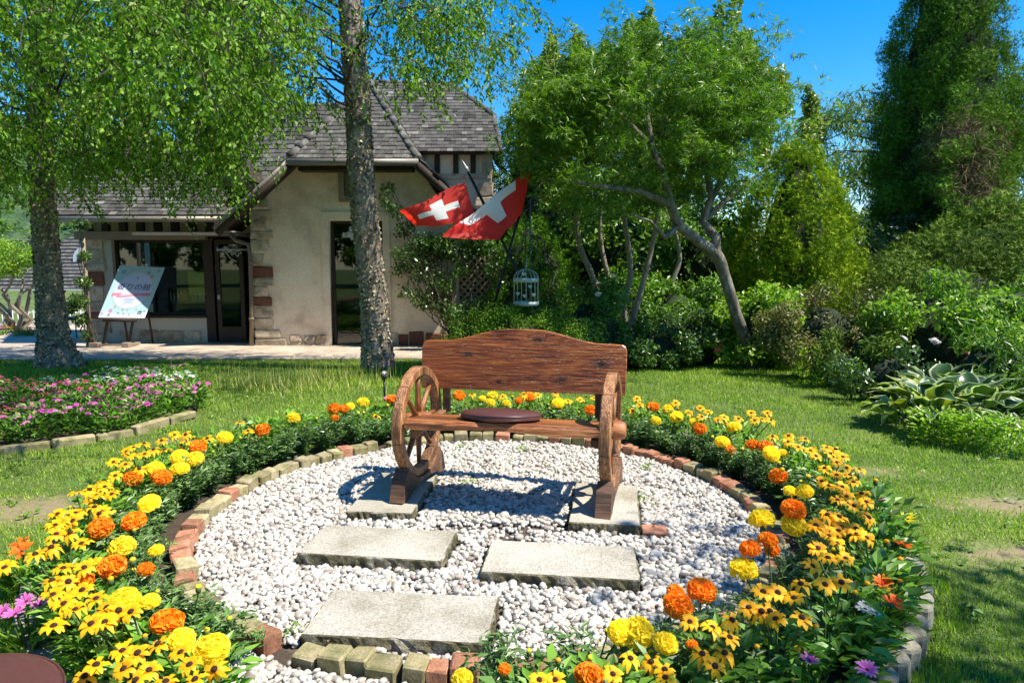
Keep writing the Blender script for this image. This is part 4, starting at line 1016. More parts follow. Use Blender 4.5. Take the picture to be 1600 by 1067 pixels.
# left main slope: verge line V_l..E_l, hip to AP, ridge back to AB
zl = lift_plane(V_l, E_l, V_l+Vector((0, 1, 0)), 0, 0)
sl_ = (E_l.z-V_l.z)/(E_l.x-V_l.x)
apz = E_l.z+1.50
AP2 = Vector((AP.x, 11.1+1.45, apz)); AB2 = Vector((AP.x, 15.5, apz)); VLb = Vector((V_l.x, 15.5, V_l.z)); VRb = Vector((V_r.x, 15.5, V_r.z))
ELb, ERb = Vector((E_l.x, 15.5, E_l.z)), Vector((E_r.x, 15.5, E_r.z))
roof_plane([VLb, V_l, E_l, ELb]); roof_plane([ELb, E_l, AP2, AB2]); roof_plane([V_r, VRb, ERb, E_r]); roof_plane([E_r, ERb, AB2, AP2])
# back main roof
Yb = 13.2
b0, b1 = P(560, 238, Yb), P(783, 238, Yb); b2 = P(771, 183, Yb+.75); b3 = P(702, 134, Yb+1.5); b4 = P(575, 131, Yb+1.5)
def flatten(pts):
    a = Vector(pts[0]); b = Vector(pts[1]); t = Vector(pts[-1]); n = (b-a).cross(t-a).normalized(); return [a, b]+[Vector((q.x, q.y-((Vector(q)-a).dot(n))/n.y, q.z)) for q in pts[2:-1]]+[t]
roof_plane(flatten([b0, b1, b2, b3, b4]), .115, .10)
quadR = [P(783, 238, Yb), P(771, 183, Yb+.75), b3, Vector((b3.x, b3.y+2.5, b3.z)), Vector((b1.x, b1.y+3.5, b1.z))]
mb = MB(); mb.add([tuple(q) for q in quadR], [(0, 1, 2, 3, 4)]); hp('roof', mb, 'roof_tile')
# mid roof behind the left slope
m0, m1 = P(352, 305, 13.0), P(600, 300, 13.0); m2, m3 = P(575, 200, 14.4), P(372, 168, 14.4)
m2 = Vector((m2.x, 14.4, m3.z)) ; roof_plane(flatten([m0, m1, m2, m3]), .13, .115)
# left wing roof
w0, w1, w2, w3 = P(80, 338, 11.55), P(352, 338, 11.55), P(352, 222, 13.8), P(140, 222, 13.8)
roof_plane(flatten([w0, w1, Vector((w2.x, 13.8, w3.z)), w3]), .13, .115)
# tile objects: the 300 nearest the camera one by one, the rest joined per scene
TILES.sort(key=lambda t: (t[0]-Vector((0, 0, 1.2))).length)
mb = MB(); mb.box((-.5, -.01, 0), (.5, .13, .018)); tme = mb.build('roof_tile', 'roof_tile', link=False).data
TV = np.array([(x, y, z) for z in (0, .018) for x, y in ((-.5, -.012), (.5, -.012), (.5, .125), (-.5, .125))], float); TV[[0, 1, 4, 5], 2] += .022*0
TFQ = [(4, 5, 6, 7), (0, 1, 5, 4), (1, 2, 6, 5), (3, 0, 4, 7)]
rest = MB(); cnt = 0
for (c_, u, v, n, wd, ch, base) in TILES:
    vt = (v-n*.10).normalized(); nn = u.cross(vt).normalized()
    if nn.z < 0: nn = -nn
    M_ = Matrix((u, vt, nn)).transposed().to_4x4(); M_.translation = c_+n*(.014+rr.uniform(0, .007)); M_ = M_ @ Matrix.Rotation(rr.gauss(0, .02), 4, 'Z') @ Matrix.Scale(wd, 4, (1, 0, 0))
    front = (c_.y < 13.0 and -3.7 < c_.x < -1.2 and c_.z > 2.3 and v.y > .3)
    if front and cnt < 300:
        cnt += 1
        o = bpy.data.objects.new('roof_tile', tme); COL.objects.link(o); o.parent = base; o.matrix_basis = M_
    else: rest.add(xf(TV, M_), TFQ, 0, min(1, max(0, rr.gauss(.42, .25))))
hp('roof_tiles', rest, 'roof_tile_mix', kind='stuff'); print('tiles', len(TILES), cnt)
# hip and ridge caps
def caps(a, b, step=.22, r_=.075):
    a, b = Vector(a), Vector(b); n = max(2, int((b-a).length/step)); d = (b-a).normalized()
    mb = MB()
    for i in range(n): p_ = a.lerp(b, i/n); q = a.lerp(b, (i+1.12)/n); mb.tube([p_+Vector((0, 0, .03)), q+Vector((0, 0, .01))], [r_, r_*.85], 8)
    hp('ridge_caps', mb, 'roof_tile')
caps(E_l+Vector((0, 0, .01)), AP2); caps(E_r, AP2); caps(AP2, AB2); caps(b4, b3); caps(b3, b2); caps(b2, b1, r_=.05); caps(m3, m2); caps(m0, m3, r_=.06)
for i in range(9):  # little red finials along the main ridge
    q = b4.lerp(b3, (i+.5)/9); o = MB().lathe([(.012, 0), (.03, .05), (.012, .1), (.03, .14), (.0, .17)], 8).build('finial', 'wall_stone_red', house); o.location = q+Vector((0, 0, .08))-HL
# barge boards, gutters, eaves beams
for A_, B_ in ((V_l, E_l), (V_r, E_r)):
    mb = MB(); mb.tube([A_+Vector((0, -.02, -.10)), B_+Vector((0, -.02, -.10))], .07, 4); hp('barge_board', mb, 'dark_timber')
mb = MB(); mb.tube([V_l+Vector((-.03, -.06, -.03)), E_l+Vector((0, -.06, -.03))], .035, 8); hp('verge_trim', mb, 'zinc')
mb = MB(); mb.tube([E_l+Vector((-.02, -.05, -.05)), E_r+Vector((.02, -.05, -.05))], .055, 10); hp('gutter', mb, 'zinc')
mb = MB(); mb.box((E_l.x+.1, 11.2, E_l.z-.16), (E_r.x-.1, YF-.003, E_l.z-.09)); hp('eaves_soffit', mb, 'dark_timber')
g0, g1 = P(235, 385, 11.75), P(345, 366, 11.45)
mb = MB(); mb.box((-.11+g0.x, 11.4, g1.z-.02), (g1.x+.28, 11.98, g1.z+.03)); hp('porch_roof', mb, 'zinc')
mb = MB(); q = P(360, 366, 11.4); mb.tube([q, q+Vector((.08, 0, -.10)), P(388, 382, 11.42), P(391, 400, 11.42), P(393, 470, 11.42), P(393, 552, 11.42)], .035, 10)
for py in (412, 500): q = P(393, py, 11.42); mb.tube([q, q+Vector((0, 0, .04))], .045, 10)
hp('downpipe', mb, 'brown_pipe')
mb = MB(); q = P(398, 305, YF); mb.box((q.x-.02, YF-.35, q.z-.02), (q.x+.2, YF-.003, q.z+.14)); hp('purlin_end', mb, 'dark_timber')
# back block: half-timbered frieze and pale wall, right
bx0, bx1 = P(640, 300, 13.4).x, P(768, 300, 13.4).x; z1 = P(700, 240, 13.4).z; z2 = P(700, 272, 13.4).z; z0 = -.3
mb = MB(); mb.box((bx0, 13.4, z0), (bx1, 13.7, z2)); hp('wall', mb, 'stucco_pale')['label'] = 'pale rear wall under the half-timbered frieze'
mb = MB(); mb.box((bx0, 13.45, z2), (bx1, 13.7, z1+.1)); hp('frieze_panel', mb, 'stucco')
mb = MB(); mb.box((bx1-.18, 13.36, z2), (bx1+.02, 13.448, z1)); mb.box((bx0, 13.36, z2-.09), (bx1, 13.397, z2+.003)); hp('stone_band', mb, 'wall_stone')
for px in (683, 712, 739): q = P(px, 255, 13.4); mb = MB(); mb.box((q.x-.05, 13.40, z2+.004), (q.x+.05, 13.447, z1-.02)); hp('timber_post', mb, 'dark_timber')
mb = MB(); mb.box((bx0, 13.25, z1-.02), (bx1+.1, 13.448, z1+.1)); hp('timber_beam', mb, 'dark_timber')
mb = MB(); mb.box((bx1-.02, 13.7, z0), (bx1+.0, 16.5, z1)); hp('side_wall', mb, 'stucco_pale')
z = -.2
while z < z2-.2: h = rr.uniform(.16, .3); stone(bx1-rr.uniform(.15, .4), bx1+.03, z, z+h-.015, 13.4, 'wall_stone', .03); z += h
# left wing: pier, sill wall, frieze, shop window
lx0, lx1, sx1 = P(133, 450, YW).x, P(178, 450, YW).x, P(320, 450, YW).x
zs0, zh, zf = P(200, 493, YW).z, P(200, 373, YW).z, P(200, 338, YW).z
mb = MB(); mb.box((lx0, YW, ZB), (lx1, YW+.3, zf)); mb.box((lx0, YW+.3, ZB), (lx0+.25, YW+4, zf)); hp('wall', mb, 'stucco_pale')['label'] = 'stone and plaster pier left of the shop window'
mb = MB(); mb.box((lx1, YW, ZB), (sx1, YW+.3, zs0)); hp('sill_wall', mb, 'stucco_pale')
z = -.24; k = 0
while z < zh-.1: h = rr.uniform(.15, .26); stone(lx0-.03, lx0+rr.uniform(.28, .44), z, z+h-.02, YW, ('wall_stone_red' if k in (2, 5) else 'wall_stone'), .03); z += h; k += 1
x = lx1+.05
while x < sx1-.1: wd = rr.uniform(.25, .45); stone(x, min(x+wd, sx1)-.015, -.27, rr.uniform(-.02, .03), YW, 'wall_stone', .025); x += wd
mb = MB(); mb.box((lx0, YW+.02, zh+.1), (sx1+.9, YW+.25, zf+.15)); hp('frieze_panel', mb, 'stucco')
mb = MB(); mb.box((lx0-.05, YW-.12, zh-.02), (sx1+.1, YW+.018, zh+.12)); hp('timber_beam', mb, 'grey_timber')
for i in range(9): x = lx0+.15+i*.30; mb = MB(); mb.box((x-.06, YW-.06, zh+.123), (x+.06, YW+.018, zf+.1)); hp('timber_post', mb, 'dark_timber')
mb = MB(); mb.tube([(w0.x, w0.y-.05, w0.z-.05), (w1.x, w1.y-.05, w1.z-.05)], .05, 8); hp('gutter', mb, 'zinc')
window('shop_window', lx1, sx1, zs0, zh-.02, YW+.1, .05, label='large dark shop window with reflections of trees')
mb = MB(); mb.box((lx1-.02, YW-.05, zs0-.04), (sx1, YW+.1, zs0)); hp('window_sill', mb, 'dark_timber')
# things on the shelf inside the window
shelf = MB(); shelf.box((lx1+.2, YW+.45, zs0+.18), (sx1-.1, YW+.75, zs0+.21)); hp('display_shelf', shelf, 'dark_timber')
for i in range(14):
    x = lx1+.72+i*.045+rr.uniform(0, .02); h = rr.uniform(.12, .26); tag(MB().lathe([(.018, 0), (.018, h*.7), (.008, h*.8), (.008, h)], 8).build('bottle', 'bottle_pale'), None, 'bottle', 'pale bottles in the shop window')
    o = bpy.context.scene.objects[-1] if False else COL.objects[-1]; o.location = (x, YW+.52+.03*(i % 3), zs0+.213); o['label'] = ORD[i]+' pale bottle from the left behind the shop window glass' if i < 12 else ('last' if i == 13 else 'last but one')+' pale bottle on the right behind the shop window glass'
o = MB().box((0, 0, 0), (.30, .01, .42)).build('yellow_notice', 'sign_yellow'); o.location = (sx1-.38, YW+.2, zs0+.30+.05); tag(o, 'yellow-green notice board behind the shop window glass', 'notice')
o = MB().lathe([(.0, 0), (.07, .03), (.09, .1), (.05, .18), (.0, .2)], 12).build('amber_vase', 'amber_lamp'); o.location = (sx1-.60, YW+.5, zs0+.213+.32); 
o.location.z = zs0+.213; tag(o, 'amber glass vase on the shelf behind the shop window', 'vase')
# door recess
dx0, dx1 = sx1, gx0; zt2 = P(350, 372, YW).z
mb = MB(); mb.box((dx0, YW, ZB), (dx0+.16, YW+.3, zt2+.1)); mb.box((dx1-.14, YW, ZB), (dx1-.01, YW+.3, zt2+.1)); hp('door_post', mb, 'dark_timber')
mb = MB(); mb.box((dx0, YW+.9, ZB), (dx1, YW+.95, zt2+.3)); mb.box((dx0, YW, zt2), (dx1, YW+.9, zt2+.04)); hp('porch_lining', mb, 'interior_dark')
dl, dr = P(338, 450, YW-.1).x, P(388, 450, YW+.1).x
d = MB(); h0, h1 = -.25, zt2-.03
d.box((dl, YW-.1, h0), (dl+.07, YW-.05, h1)); d.box((dr-.07, YW-.1, h0), (dr, YW-.05, h1)); d.box((dl+.07, YW-.1, h1-.08), (dr-.07, YW-.05, h1)); d.box((dl+.07, YW-.1, h0), (dr-.07, YW-.05, h0+.32))
dd = hp('door', d, 'dark_timber'); dd['label'] = 'dark framed glass door standing in the porch'
MB().box((dl+.06, YW-.08, h0+.31), (dr-.06, YW-.072, h1-.07)).build('pane', 'door_glass', dd)
MB().box((dl+.02, YW-.12, .55), (dl+.06, YW-.1, .63)).build('door_handle', 'grey_metal', dd)
# wrought-iron bracket over the door
bk = MB(); a_, c_ = P(340, 390, 11.55), P(382, 390, 11.55)
bk.tube([a_, c_], .014, 6); bk.tube([a_+Vector((.02, 0, 0)), a_+Vector((.12, 0, -.03)), a_+Vector((.22, 0, -.16)), a_+Vector((.31, 0, -.2))], .010, 6)
for cx_, r_ in ((.33, .06), (.24, .035)): bk.tube([a_+Vector((cx_+r_*math.cos(t*.7)*(1-t*.07), 0, -.07+r_*math.sin(t*.7)*(1-t*.07))) for t in range(11)], .008, 5)
bk.tube([a_+Vector((0, 0, -.03)), a_+Vector((-.01, 0, .04))], .012, 6); bk.tube([c_, c_+Vector((.02, .4, 0))], .012, 6)
hp('iron_bracket', bk, 'grey_metal')
# dormer between the roofs
dm = MB(); q0, q1, q2 = P(346, 335, 12.3), P(388, 335, 12.3), P(366, 243, 12.3)
zc_ = P(350, 292, 12.3).z
dm.box((q0.x, 12.3, q0.z), (q0.x+.07, 13.2, zc_)); dm.box((q1.x-.07, 12.3, q0.z), (q1.x, 13.2, zc_)); dm.box((q0.x-.1, 12.22, zc_), (q1.x+.1, 13.2, zc_+.08))
dm.prism([(q0.x-.15, zc_+.083), (q0.x-.02, zc_+.083), (q2.x, q2.z-.12), (q1.x+.02, zc_+.083), (q1.x+.15, zc_+.083), (q2.x, q2.z)], 12.2, 13.0)
do = hp('dormer', dm, 'dark_timber'); MB().prism([(q0.x, zc_+.09), (q1.x, zc_+.09), (q2.x, q2.z-.13)], 12.28, 12.34).build('gable_panel', 'stucco_pale', do)
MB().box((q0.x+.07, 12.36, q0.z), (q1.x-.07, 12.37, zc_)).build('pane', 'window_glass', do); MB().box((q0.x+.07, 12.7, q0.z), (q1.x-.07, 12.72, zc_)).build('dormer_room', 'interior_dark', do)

# ------------------------------------------------------------------ sign on its easel
es = empty('easel', (0, 0, 0))
BL, BR = P(153, 496, 11.25), P(226, 497, 11.55); U = BR-BL; TL = P(187, 415, 11.62); VV = TL-BL; es.location = (BL.x, BL.y, -.25)
tag(es, 'brown wooden easel trolley carrying the shop sign', 'easel')
def el(p_): return Vector(p_)-es.location
mid0 = (BL+BR)/2; nrmb = U.cross(VV).normalized()
if nrmb.y > 0: nrmb = -nrmb
for f_, bx in ((.2, -.12), (.75, .1)):
    top = BL+U*f_+VV*.55-nrmb*.03; MB().tube([el(top), el(BL+U*f_+VV*.0-nrmb*.03), el((BL+U*(f_-.05)).xyz+Vector((0, .0, 0)) if False else Vector(((BL+U*f_).x-.10, (BL+U*f_).y+.0, -.16)))], .022, 6).build('leg', 'dark_timber', es)
    MB().tube([el(top), el(Vector(((BL+U*f_).x+.12, (BL+U*f_).y+.35, -.24)))], .018, 6).build('leg', 'dark_timber', es)
sb = MB(); a_ = BL+U*.12; b_ = BL+U*.85; sb.tube([el(a_+Vector((0, -.03, -.035))), el(b_+Vector((0, -.03, -.035)))], .03, 4); sb.build('ledge', 'dark_timber', es)
tr = MB(); y_ = mid0.y; tr.box((-.12, -.12, .05), (.03, .0, .13), bev=.008); tr.box((.42, -.12, .05), (.54, .0, .13), bev=.008); tr.box((.03, -.085, .075), (.42, -.05, .105)); tr.box((-.06, .0, .06), (.0, .3, .10)); tr.box((.45, .0, .06), (.51, .3, .10)); tr.build('trolley', 'grey_timber', es)
for x in (-.08, .48):
    w_ = MB().lathe([(.022, -.012), (.028, -.008), (.028, .008), (.022, .012)], 12).build('wheel', 'black_metal', es); w_.location = (x, -.10, .025); w_.rotation_euler.y = math.pi/2
sgn = empty('shop_sign', BL); tag(sgn, 'pale green sign board reading 香りの館 leaning on an easel', 'sign')
u_ = U.normalized(); W_ = U.length; H_ = VV.length; vperp = VV/H_
SM = Matrix((u_, vperp, nrmb)).transposed().to_4x4()      # sheared basis: u along the foot, v up the leaning side
def board_poly(pts, off, mat, name, th=.0):
    V = [tuple(u_*x+vperp*y+nrmb*off) for x, y in pts]; m = len(V)
    if th: V += [tuple(u_*x+vperp*y+nrmb*(off-th)) for x, y in pts]; F = [tuple(range(m)), tuple(range(2*m-1, m-1, -1))]+[(i, (i+1) % m, (i+1) % m+m, i+m) for i in range(m)]
    else: F = [tuple(range(m))]
    return MB().add(V, F).build(name, mat, sgn)
board_poly([(0, 0), (W_, 0), (W_, H_), (0, H_)], 0, 'sign_green', 'board', .02)
board_poly([(0, 0), (W_, 0), (W_, H_*.12), (W_*.5, H_*.05), (0, H_*.12)], .002, 'sign_pale', 'printed_band')
def ell(cx_, cy_, a_, b_, n=40): return [(cx_+a_*math.cos(2*math.pi*i/n), cy_+b_*math.sin(2*math.pi*i/n)) for i in range(n)]
board_poly(ell(W_*.5, H_*.53, W_*.405, H_*.365), .003, 'sign_line', 'printed_ring'); board_poly(ell(W_*.5, H_*.53, W_*.39, H_*.352), .0045, 'sign_lilac', 'printed_oval')
rb = []
for i in range(21): t = i/20; rb.append((W_*(.10+.8*t), H_*(.42+.02*math.sin((t-.5)*5))))
board_poly([(W_*.08, H_*.415), (W_*.10, H_*.44), (W_*.08, H_*.47), (W_*.28, H_*.475), (W_*.28, H_*.42)], .006, 'sign_rose', 'printed_ribbon')
board_poly([(W_*.72, H_*.425), (W_*.72, H_*.48), (W_*.94, H_*.485), (W_*.91, H_*.455), (W_*.94, H_*.425)], .006, 'sign_rose', 'printed_ribbon')
top = [(W_*(.2+.6*t/12), H_*(.455+.022*math.sin((t/12-.5)*4.2))) for t in range(13)]; board_poly([(x, y-.045*H_) for x, y in top]+top[::-1], .0075, 'sign_rose', 'printed_ribbon')
for i, t in enumerate(range(14)): x = W_*(.27+.034*i); yb = H_*(.43+.022*math.sin(((x/W_-.2)/.6-.5)*4.2)); board_poly([(x, yb), (x+W_*.02, yb), (x+W_*.02, yb+H_*.012), (x, yb+H_*.012)], .009, 'sign_pale', 'printed_stroke')
Mt = SM.copy(); Mt.translation = u_*W_*.5+vperp*H_*.585+nrmb*.007
text('香りの館', W_*.185, 'sign_ink', Mt, 'lettering', sgn)
for k_, y in enumerate((.36, .335, .31, .285)): wd = (.20, .26, .16, .22)[k_]; board_poly([(W_*(.5-wd/2), H_*y), (W_*(.5+wd/2), H_*y), (W_*(.5+wd/2), H_*(y+.006)), (W_*(.5-wd/2), H_*(y+.006))], .006, 'sign_teal', 'printed_line')
board_poly([(W_*.48, H_*.78), (W_*.5, H_*.80), (W_*.52, H_*.78), (W_*.5, H_*.74)], .006, 'sign_teal', 'printed_crest')
def deco(cx_, cy_, s, mat): # small gift-box / lantern outlines of the print
    for (x0, y0, x1, y1) in ((-1, -1, 1, -.6), (-1, .6, 1, 1), (-1, -.6, -.6, .6), (.6, -.6, 1, .6), (-.2, -.2, .2, .2), (-.12, 1, .12, 1.8)):
        board_poly([(cx_+x0*s, cy_+y0*s), (cx_+x1*s, cy_+y0*s), (cx_+x1*s, cy_+y1*s), (cx_+x0*s, cy_+y1*s)], .006, mat, 'printed_mark')
deco(W_*.70, H_*.88, .022, 'sign_teal'); deco(W_*.80, H_*.81, .024, 'sign_rose'); deco(W_*.90, H_*.92, .018, 'sign_teal'); deco(W_*.14, H_*.88, .026, 'sign_teal'); deco(W_*.30, H_*.92, .014, 'amber_lamp')
for (x, y, s, m_) in ((.26, .21, .02, 'sign_rose'), (.20, .13, .034, 'sign_rose'), (.20, .05, .022, 'sign_ink'), (.38, .09, .014, 'sign_ink'), (.45, .15, .012, 'sign_ink'), (.55, .15, .014, 'sign_rose'), (.50, .08, .018, 'sign_rose'), (.62, .06, .012, 'sign_ink'), (.74, .17, .016, 'sign_rose'), (.84, .10, .036, 'sign_ink'), (.93, .13, .014, 'sign_ink')): deco(W_*x, H_*y, s*.8, m_)

# ------------------------------------------------------------------ distant village, left
def far_house(name, Y, x0p, x1p, eave_p, ridge_p, base_p, label, mat='stucco_pink', hipl=60, hipr=60, depth=6):
    e0, e1 = P(x0p, eave_p, Y), P(x1p, eave_p, Y); zr = P(x0p, ridge_p, Y+depth/2).z; zb = P(x0p, base_p, Y).z
    h = empty(name, (e0.x, Y, min(zb, -.27))); tag(h, label, 'house', 'pink village houses'); o_ = h.location
    mb = MB(); mb.box((.3, .3, 0), (e1.x-e0.x-.3, depth, e0.z-o_.z)); mb.build('wall', mat, h)
    L_ = e1.x-e0.x; hl, hr = hipl*Y/FPX, hipr*Y/FPX; ez, rz = e0.z-o_.z, zr-o_.z
    mb = MB(); V = [(0, 0, ez), (L_, 0, ez), (L_-hr, depth/2, rz), (hl, depth/2, rz), (L_, depth, ez), (0, depth, ez)]; mb.add(V, [(0, 1, 2, 3), (1, 4, 2), (4, 5, 3, 2), (5, 0, 3)]); rf = mb.build('roof', 'roof_tile', h)
    MB().box((0, -.1, ez-.18), (L_, .02, ez)).build('eaves_board', 'white_paint', h)
    rest_ = MB(); k = 0; sl = math.hypot(depth/2, rz-ez)
    for r_ in range(int(sl/.28)):
        t = r_*.28/sl; xa, xb = hl*t, L_-hr*t; rest_.box((xa, depth/2*t-.02, ez+(rz-ez)*t+.02), (xb, depth/2*t+.05, ez+(rz-ez)*t+.07), rnd=rr.uniform(.2, .8))
    rest_.build('roof_courses', 'roof_tile_mix', h, 'stuff'); return h, o_, ez
h, ho, ez = far_house('village_house', 34, -60, 250, 452, 340, 545, 'pink house with grey tiled roof and white arched dormer behind the left birch', hipl=160, hipr=40, depth=9)
# arched dormer
q = P(88, 430, 34.0)-ho; 
Yd = 1.6
dw = 36*34/FPX; dh = 44*34/FPX
dp = empty('dormer', (q.x, Yd, q.z)); dp.parent = h
out = [(-.15, 0), (-.15, dh*.55)]+[(dw/2-(dw/2+.15)*math.cos(math.pi*i/10), dh*.55+dh*.5*math.sin(math.pi*i/10)) for i in range(1, 10)]+[(dw+.15, dh*.55), (dw+.15, 0)]
MB().prism(out, 0, 2.4).build('dormer_front', 'white_paint', dp)
inn = [(.10, .12), (.10, dh*.55)]+[(dw/2-(dw/2-.1)*math.cos(math.pi*i/10), dh*.55+dh*.32*math.sin(math.pi*i/10)) for i in range(1, 10)]+[(dw-.1, dh*.55), (dw-.1, .12)]
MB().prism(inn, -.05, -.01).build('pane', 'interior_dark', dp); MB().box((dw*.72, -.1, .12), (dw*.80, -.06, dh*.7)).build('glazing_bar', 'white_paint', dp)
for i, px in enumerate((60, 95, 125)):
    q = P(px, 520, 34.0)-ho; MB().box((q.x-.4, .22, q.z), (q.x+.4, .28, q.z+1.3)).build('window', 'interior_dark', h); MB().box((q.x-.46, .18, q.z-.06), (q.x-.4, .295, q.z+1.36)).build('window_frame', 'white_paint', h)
far_house('village_house', 48, -180, 38, 402, 374, 545, 'pink house with grey roof at the left edge of the picture', hipl=30, hipr=30, depth=9)
# hills
def hills():
    xs = np.linspace(-220, 60, 90); ys = np.linspace(90, 260, 30); X_, Y_ = np.meshgrid(xs, ys); t = (Y_-90)/170
    prof = np.clip((-X_-10)/140, 0, 1)**.7*52+4; Z_ = prof*np.sin(np.clip(t*1.3, 0, 1.57))+sinnoise(X_/14, Y_/14)*2.5+RNG.normal(0, 1.1, X_.shape)-3
    V = np.stack([X_, Y_, Z_], -1).reshape(-1, 3); nx = len(xs); F = np.array([(j*nx+i, j*nx+i+1, (j+1)*nx+i+1, (j+1)*nx+i) for j in range(len(ys)-1) for i in range(nx-1)])
    npmesh('hills', V, F, 'hill_wood', np.full(len(V), .5), kind='structure', smooth=True)
    sel = RNG.choice(len(V), 2600, p=None); sel = sel[(V[sel, 1] < 200)]
    cl = np.c_[V[sel]+RNG.normal(0, 1.2, (len(sel), 3))+[0, 0, .5], np.full((len(sel), 3), 2.2)]
    o = foliage('hill_forest', cl, 45000, STAR, 1.5, 'mid_leaf', seed=5); tag(o, 'wooded green hillside far behind the pink houses', 'forest', kind='stuff')
hills()

# ------------------------------------------------------------------ trees
def trunk_mesh(name, pts, rad, mat, parent, sides=40, rough=.10, seed=0, flakes=0, sub=14, flake=.045):
    """bark-covered trunk: fine rings with uneven ridges, plus peeling flakes"""
    rg = np.random.default_rng(seed); P_ = [Vector(p_) for p_ in pts]; pp = []; rr_ = []
    for i in range(len(P_)-1):
        for k in range(sub):
            t = k/sub; a = P_[max(i-1, 0)]; b_ = P_[i]; c_ = P_[i+1]; d = P_[min(i+2, len(P_)-1)]
            q = .5*((2*b_)+(c_-a)*t+(2*a-5*b_+4*c_-d)*t*t+(-a+3*b_-3*c_+d)*t**3); pp.append(q); rr_.append(rad[i]*(1-t)+rad[i+1]*t)
    pp.append(P_[-1]); rr_.append(rad[-1])
    V, F = tube(pp, rr_, sides); V = np.array(V); m = len(pp); W = V[:m*sides].reshape(m, sides, 3); C_ = np.array([tuple(q) for q in pp])[:, None]
    ang = np.arange(sides)[None]/sides*2*math.pi; zz = np.arange(m)[:, None]*1.0
    nz = .5*np.sin(ang*5+zz*.23+2*np.sin(zz*.11))+.35*np.sin(ang*11+zz*.41+seed)+.6*rg.normal(size=(m, sides))
    W = C_+(W-C_)*(1+rough*nz[..., None]*.5); V[:m*sides] = W.reshape(-1, 3)
    mb = MB(); mb.add(V, F, 0, .5, True); o = mb.build('trunk', mat, parent)
    if flakes:
        i = rg.integers(1, m-1, flakes); j = rg.integers(0, sides, flakes); p_ = W[i, j]; c_ = C_[i, 0]; n_ = nrm(p_-c_)
        up = np.tile([0, 0, 1.], (flakes, 1)); D = nrm(up*rg.choice([-1, 1], (flakes, 1))*.5+np.cross(n_, up)*rg.normal(size=(flakes, 1))+n_*rg.uniform(.02, .30, (flakes, 1)))
        T = np.array([(-.4, 0, 0), (.4, 0, 0), (.45, .5, .1), (-.4, .55, .08), (.05, 1, .3)], float)
        Vf, Ff = scatter(T, np.array([(0, 1, 2), (0, 2, 3), (3, 2, 4)]), p_-n_*.004, frames(D, n_+.2*rg.normal(size=n_.shape)), flake*rg.uniform(.5, 1.3, flakes))
        npmesh('bark_flakes', Vf, Ff, 'bark_flake', np.repeat(rg.random(flakes)**1.3, 5), parent, 'stuff')
    return pp, rr_
def limb(mb, a, b_, r0, r1=.006, sag=0.0, n=5, sides=6, jit=.05, rg=random):
    a, b_ = Vector(a), Vector(b_); L_ = (b_-a).length; pts = []
    for i in range(n+1):
        t = i/n; q = a.lerp(b_, t)+Vector((0, 0, sag*L_*math.sin(math.pi*t)))
        if 0 < i < n: q += Vector((rg.gauss(0, 1), rg.gauss(0, 1), rg.gauss(0, 1)))*L_*jit
        pts.append(q)
    mb.tube(pts, [r0+(r1-r0)*(i/n)**.8 for i in range(n+1)], sides, caps=False); return pts
def hanging(name, starts, n_per, size, mat, parent, seed, Lr=(.4, 1.2), tw='branches', twmat='bark_brown', spread=.35, every=.045):
    """drooping leafy twigs: each start point sends out a few hanging strands"""
    rg = np.random.default_rng(seed); pos = []; D = []; Nn = []; col = []; mb = MB()
    for s in starts:
        s = np.array(s); cr = rg.random()
        for k in range(n_per):
            a = rg.uniform(0, 6.28); L_ = rg.uniform(*Lr); o_ = np.array([math.cos(a), math.sin(a), 0]); m = max(5, int(L_/every)); p_ = s+rg.normal(size=3)*.06; pts = [p_.copy()]
            d = nrm(o_*rg.uniform(.5, 1.2)+np.array([0, 0, rg.uniform(-.5, .35)]))
            for i in range(m):
                d = nrm(d+np.array([0, 0, -.12])+rg.normal(size=3)*.13); p_ = p_+d*L_/m; pts.append(p_.copy())
                for q in range(2):
                    b_ = rg.uniform(0, 6.28); pos.append(p_+rg.normal(size=3)*.018); D.append(np.array([math.cos(b_), math.sin(b_), -.75])+d*.4); Nn.append(np.array([math.cos(b_+1.2), math.sin(b_+1.2), .8])+rg.normal(size=3)*.5); col.append(np.clip(.45+.35*(cr-.5)+rg.normal(0, .2), 0, 1))
            if k < 3: mb.tube(pts[::3]+[pts[-1]], .0035, 4, caps=False)
    pos, D, Nn = map(np.array, (pos, D, Nn)); V, F = scatter(LEAF[0], LEAF[1], pos, frames(D, Nn), size*rg.uniform(.6, 1.3, len(pos)))
    npmesh(name, V, F, mat, np.repeat(np.array(col), 4), parent, 'stuff'); mb.build('twigs', twmat, parent, 'stuff'); return len(pos)
# lower outline of the birch canopy as it shows: px -> lowest py
OUT = [(-500, 420), (-60, 380), (0, 345), (40, 330), (80, 300), (110, 345), (160, 330), (200, 335), (240, 350), (300, 330), (350, 330), (375, 250), (400, 215), (440, 240), (465, 265), (490, 250), (530, 240), (600, 240), (640, 215), (665, 235), (690, 200), (740, 160), (780, 205), (800, 120), (835, 70), (850, -20), (900, -200), (1100, -500)]
def low(px):
    for (a, b_), (c_, d) in zip(OUT, OUT[1:]):
        if a <= px <= c_: return b_+(d-b_)*(px-a)/(c_-a)
    return -400
def topx(q):  # photograph pixel of a point, used only while choosing where canopy hangs
    d = Vector(q)-Vector((0, 0, CAM_H)); f_ = Vector((0, math.cos(PITCH), -math.sin(PITCH))); dn = Vector((0, -math.sin(PITCH), -math.cos(PITCH)))
    z = d.dot(f_); return 800+FPX*d.x/z, 533.5+FPX*d.dot(dn)/z
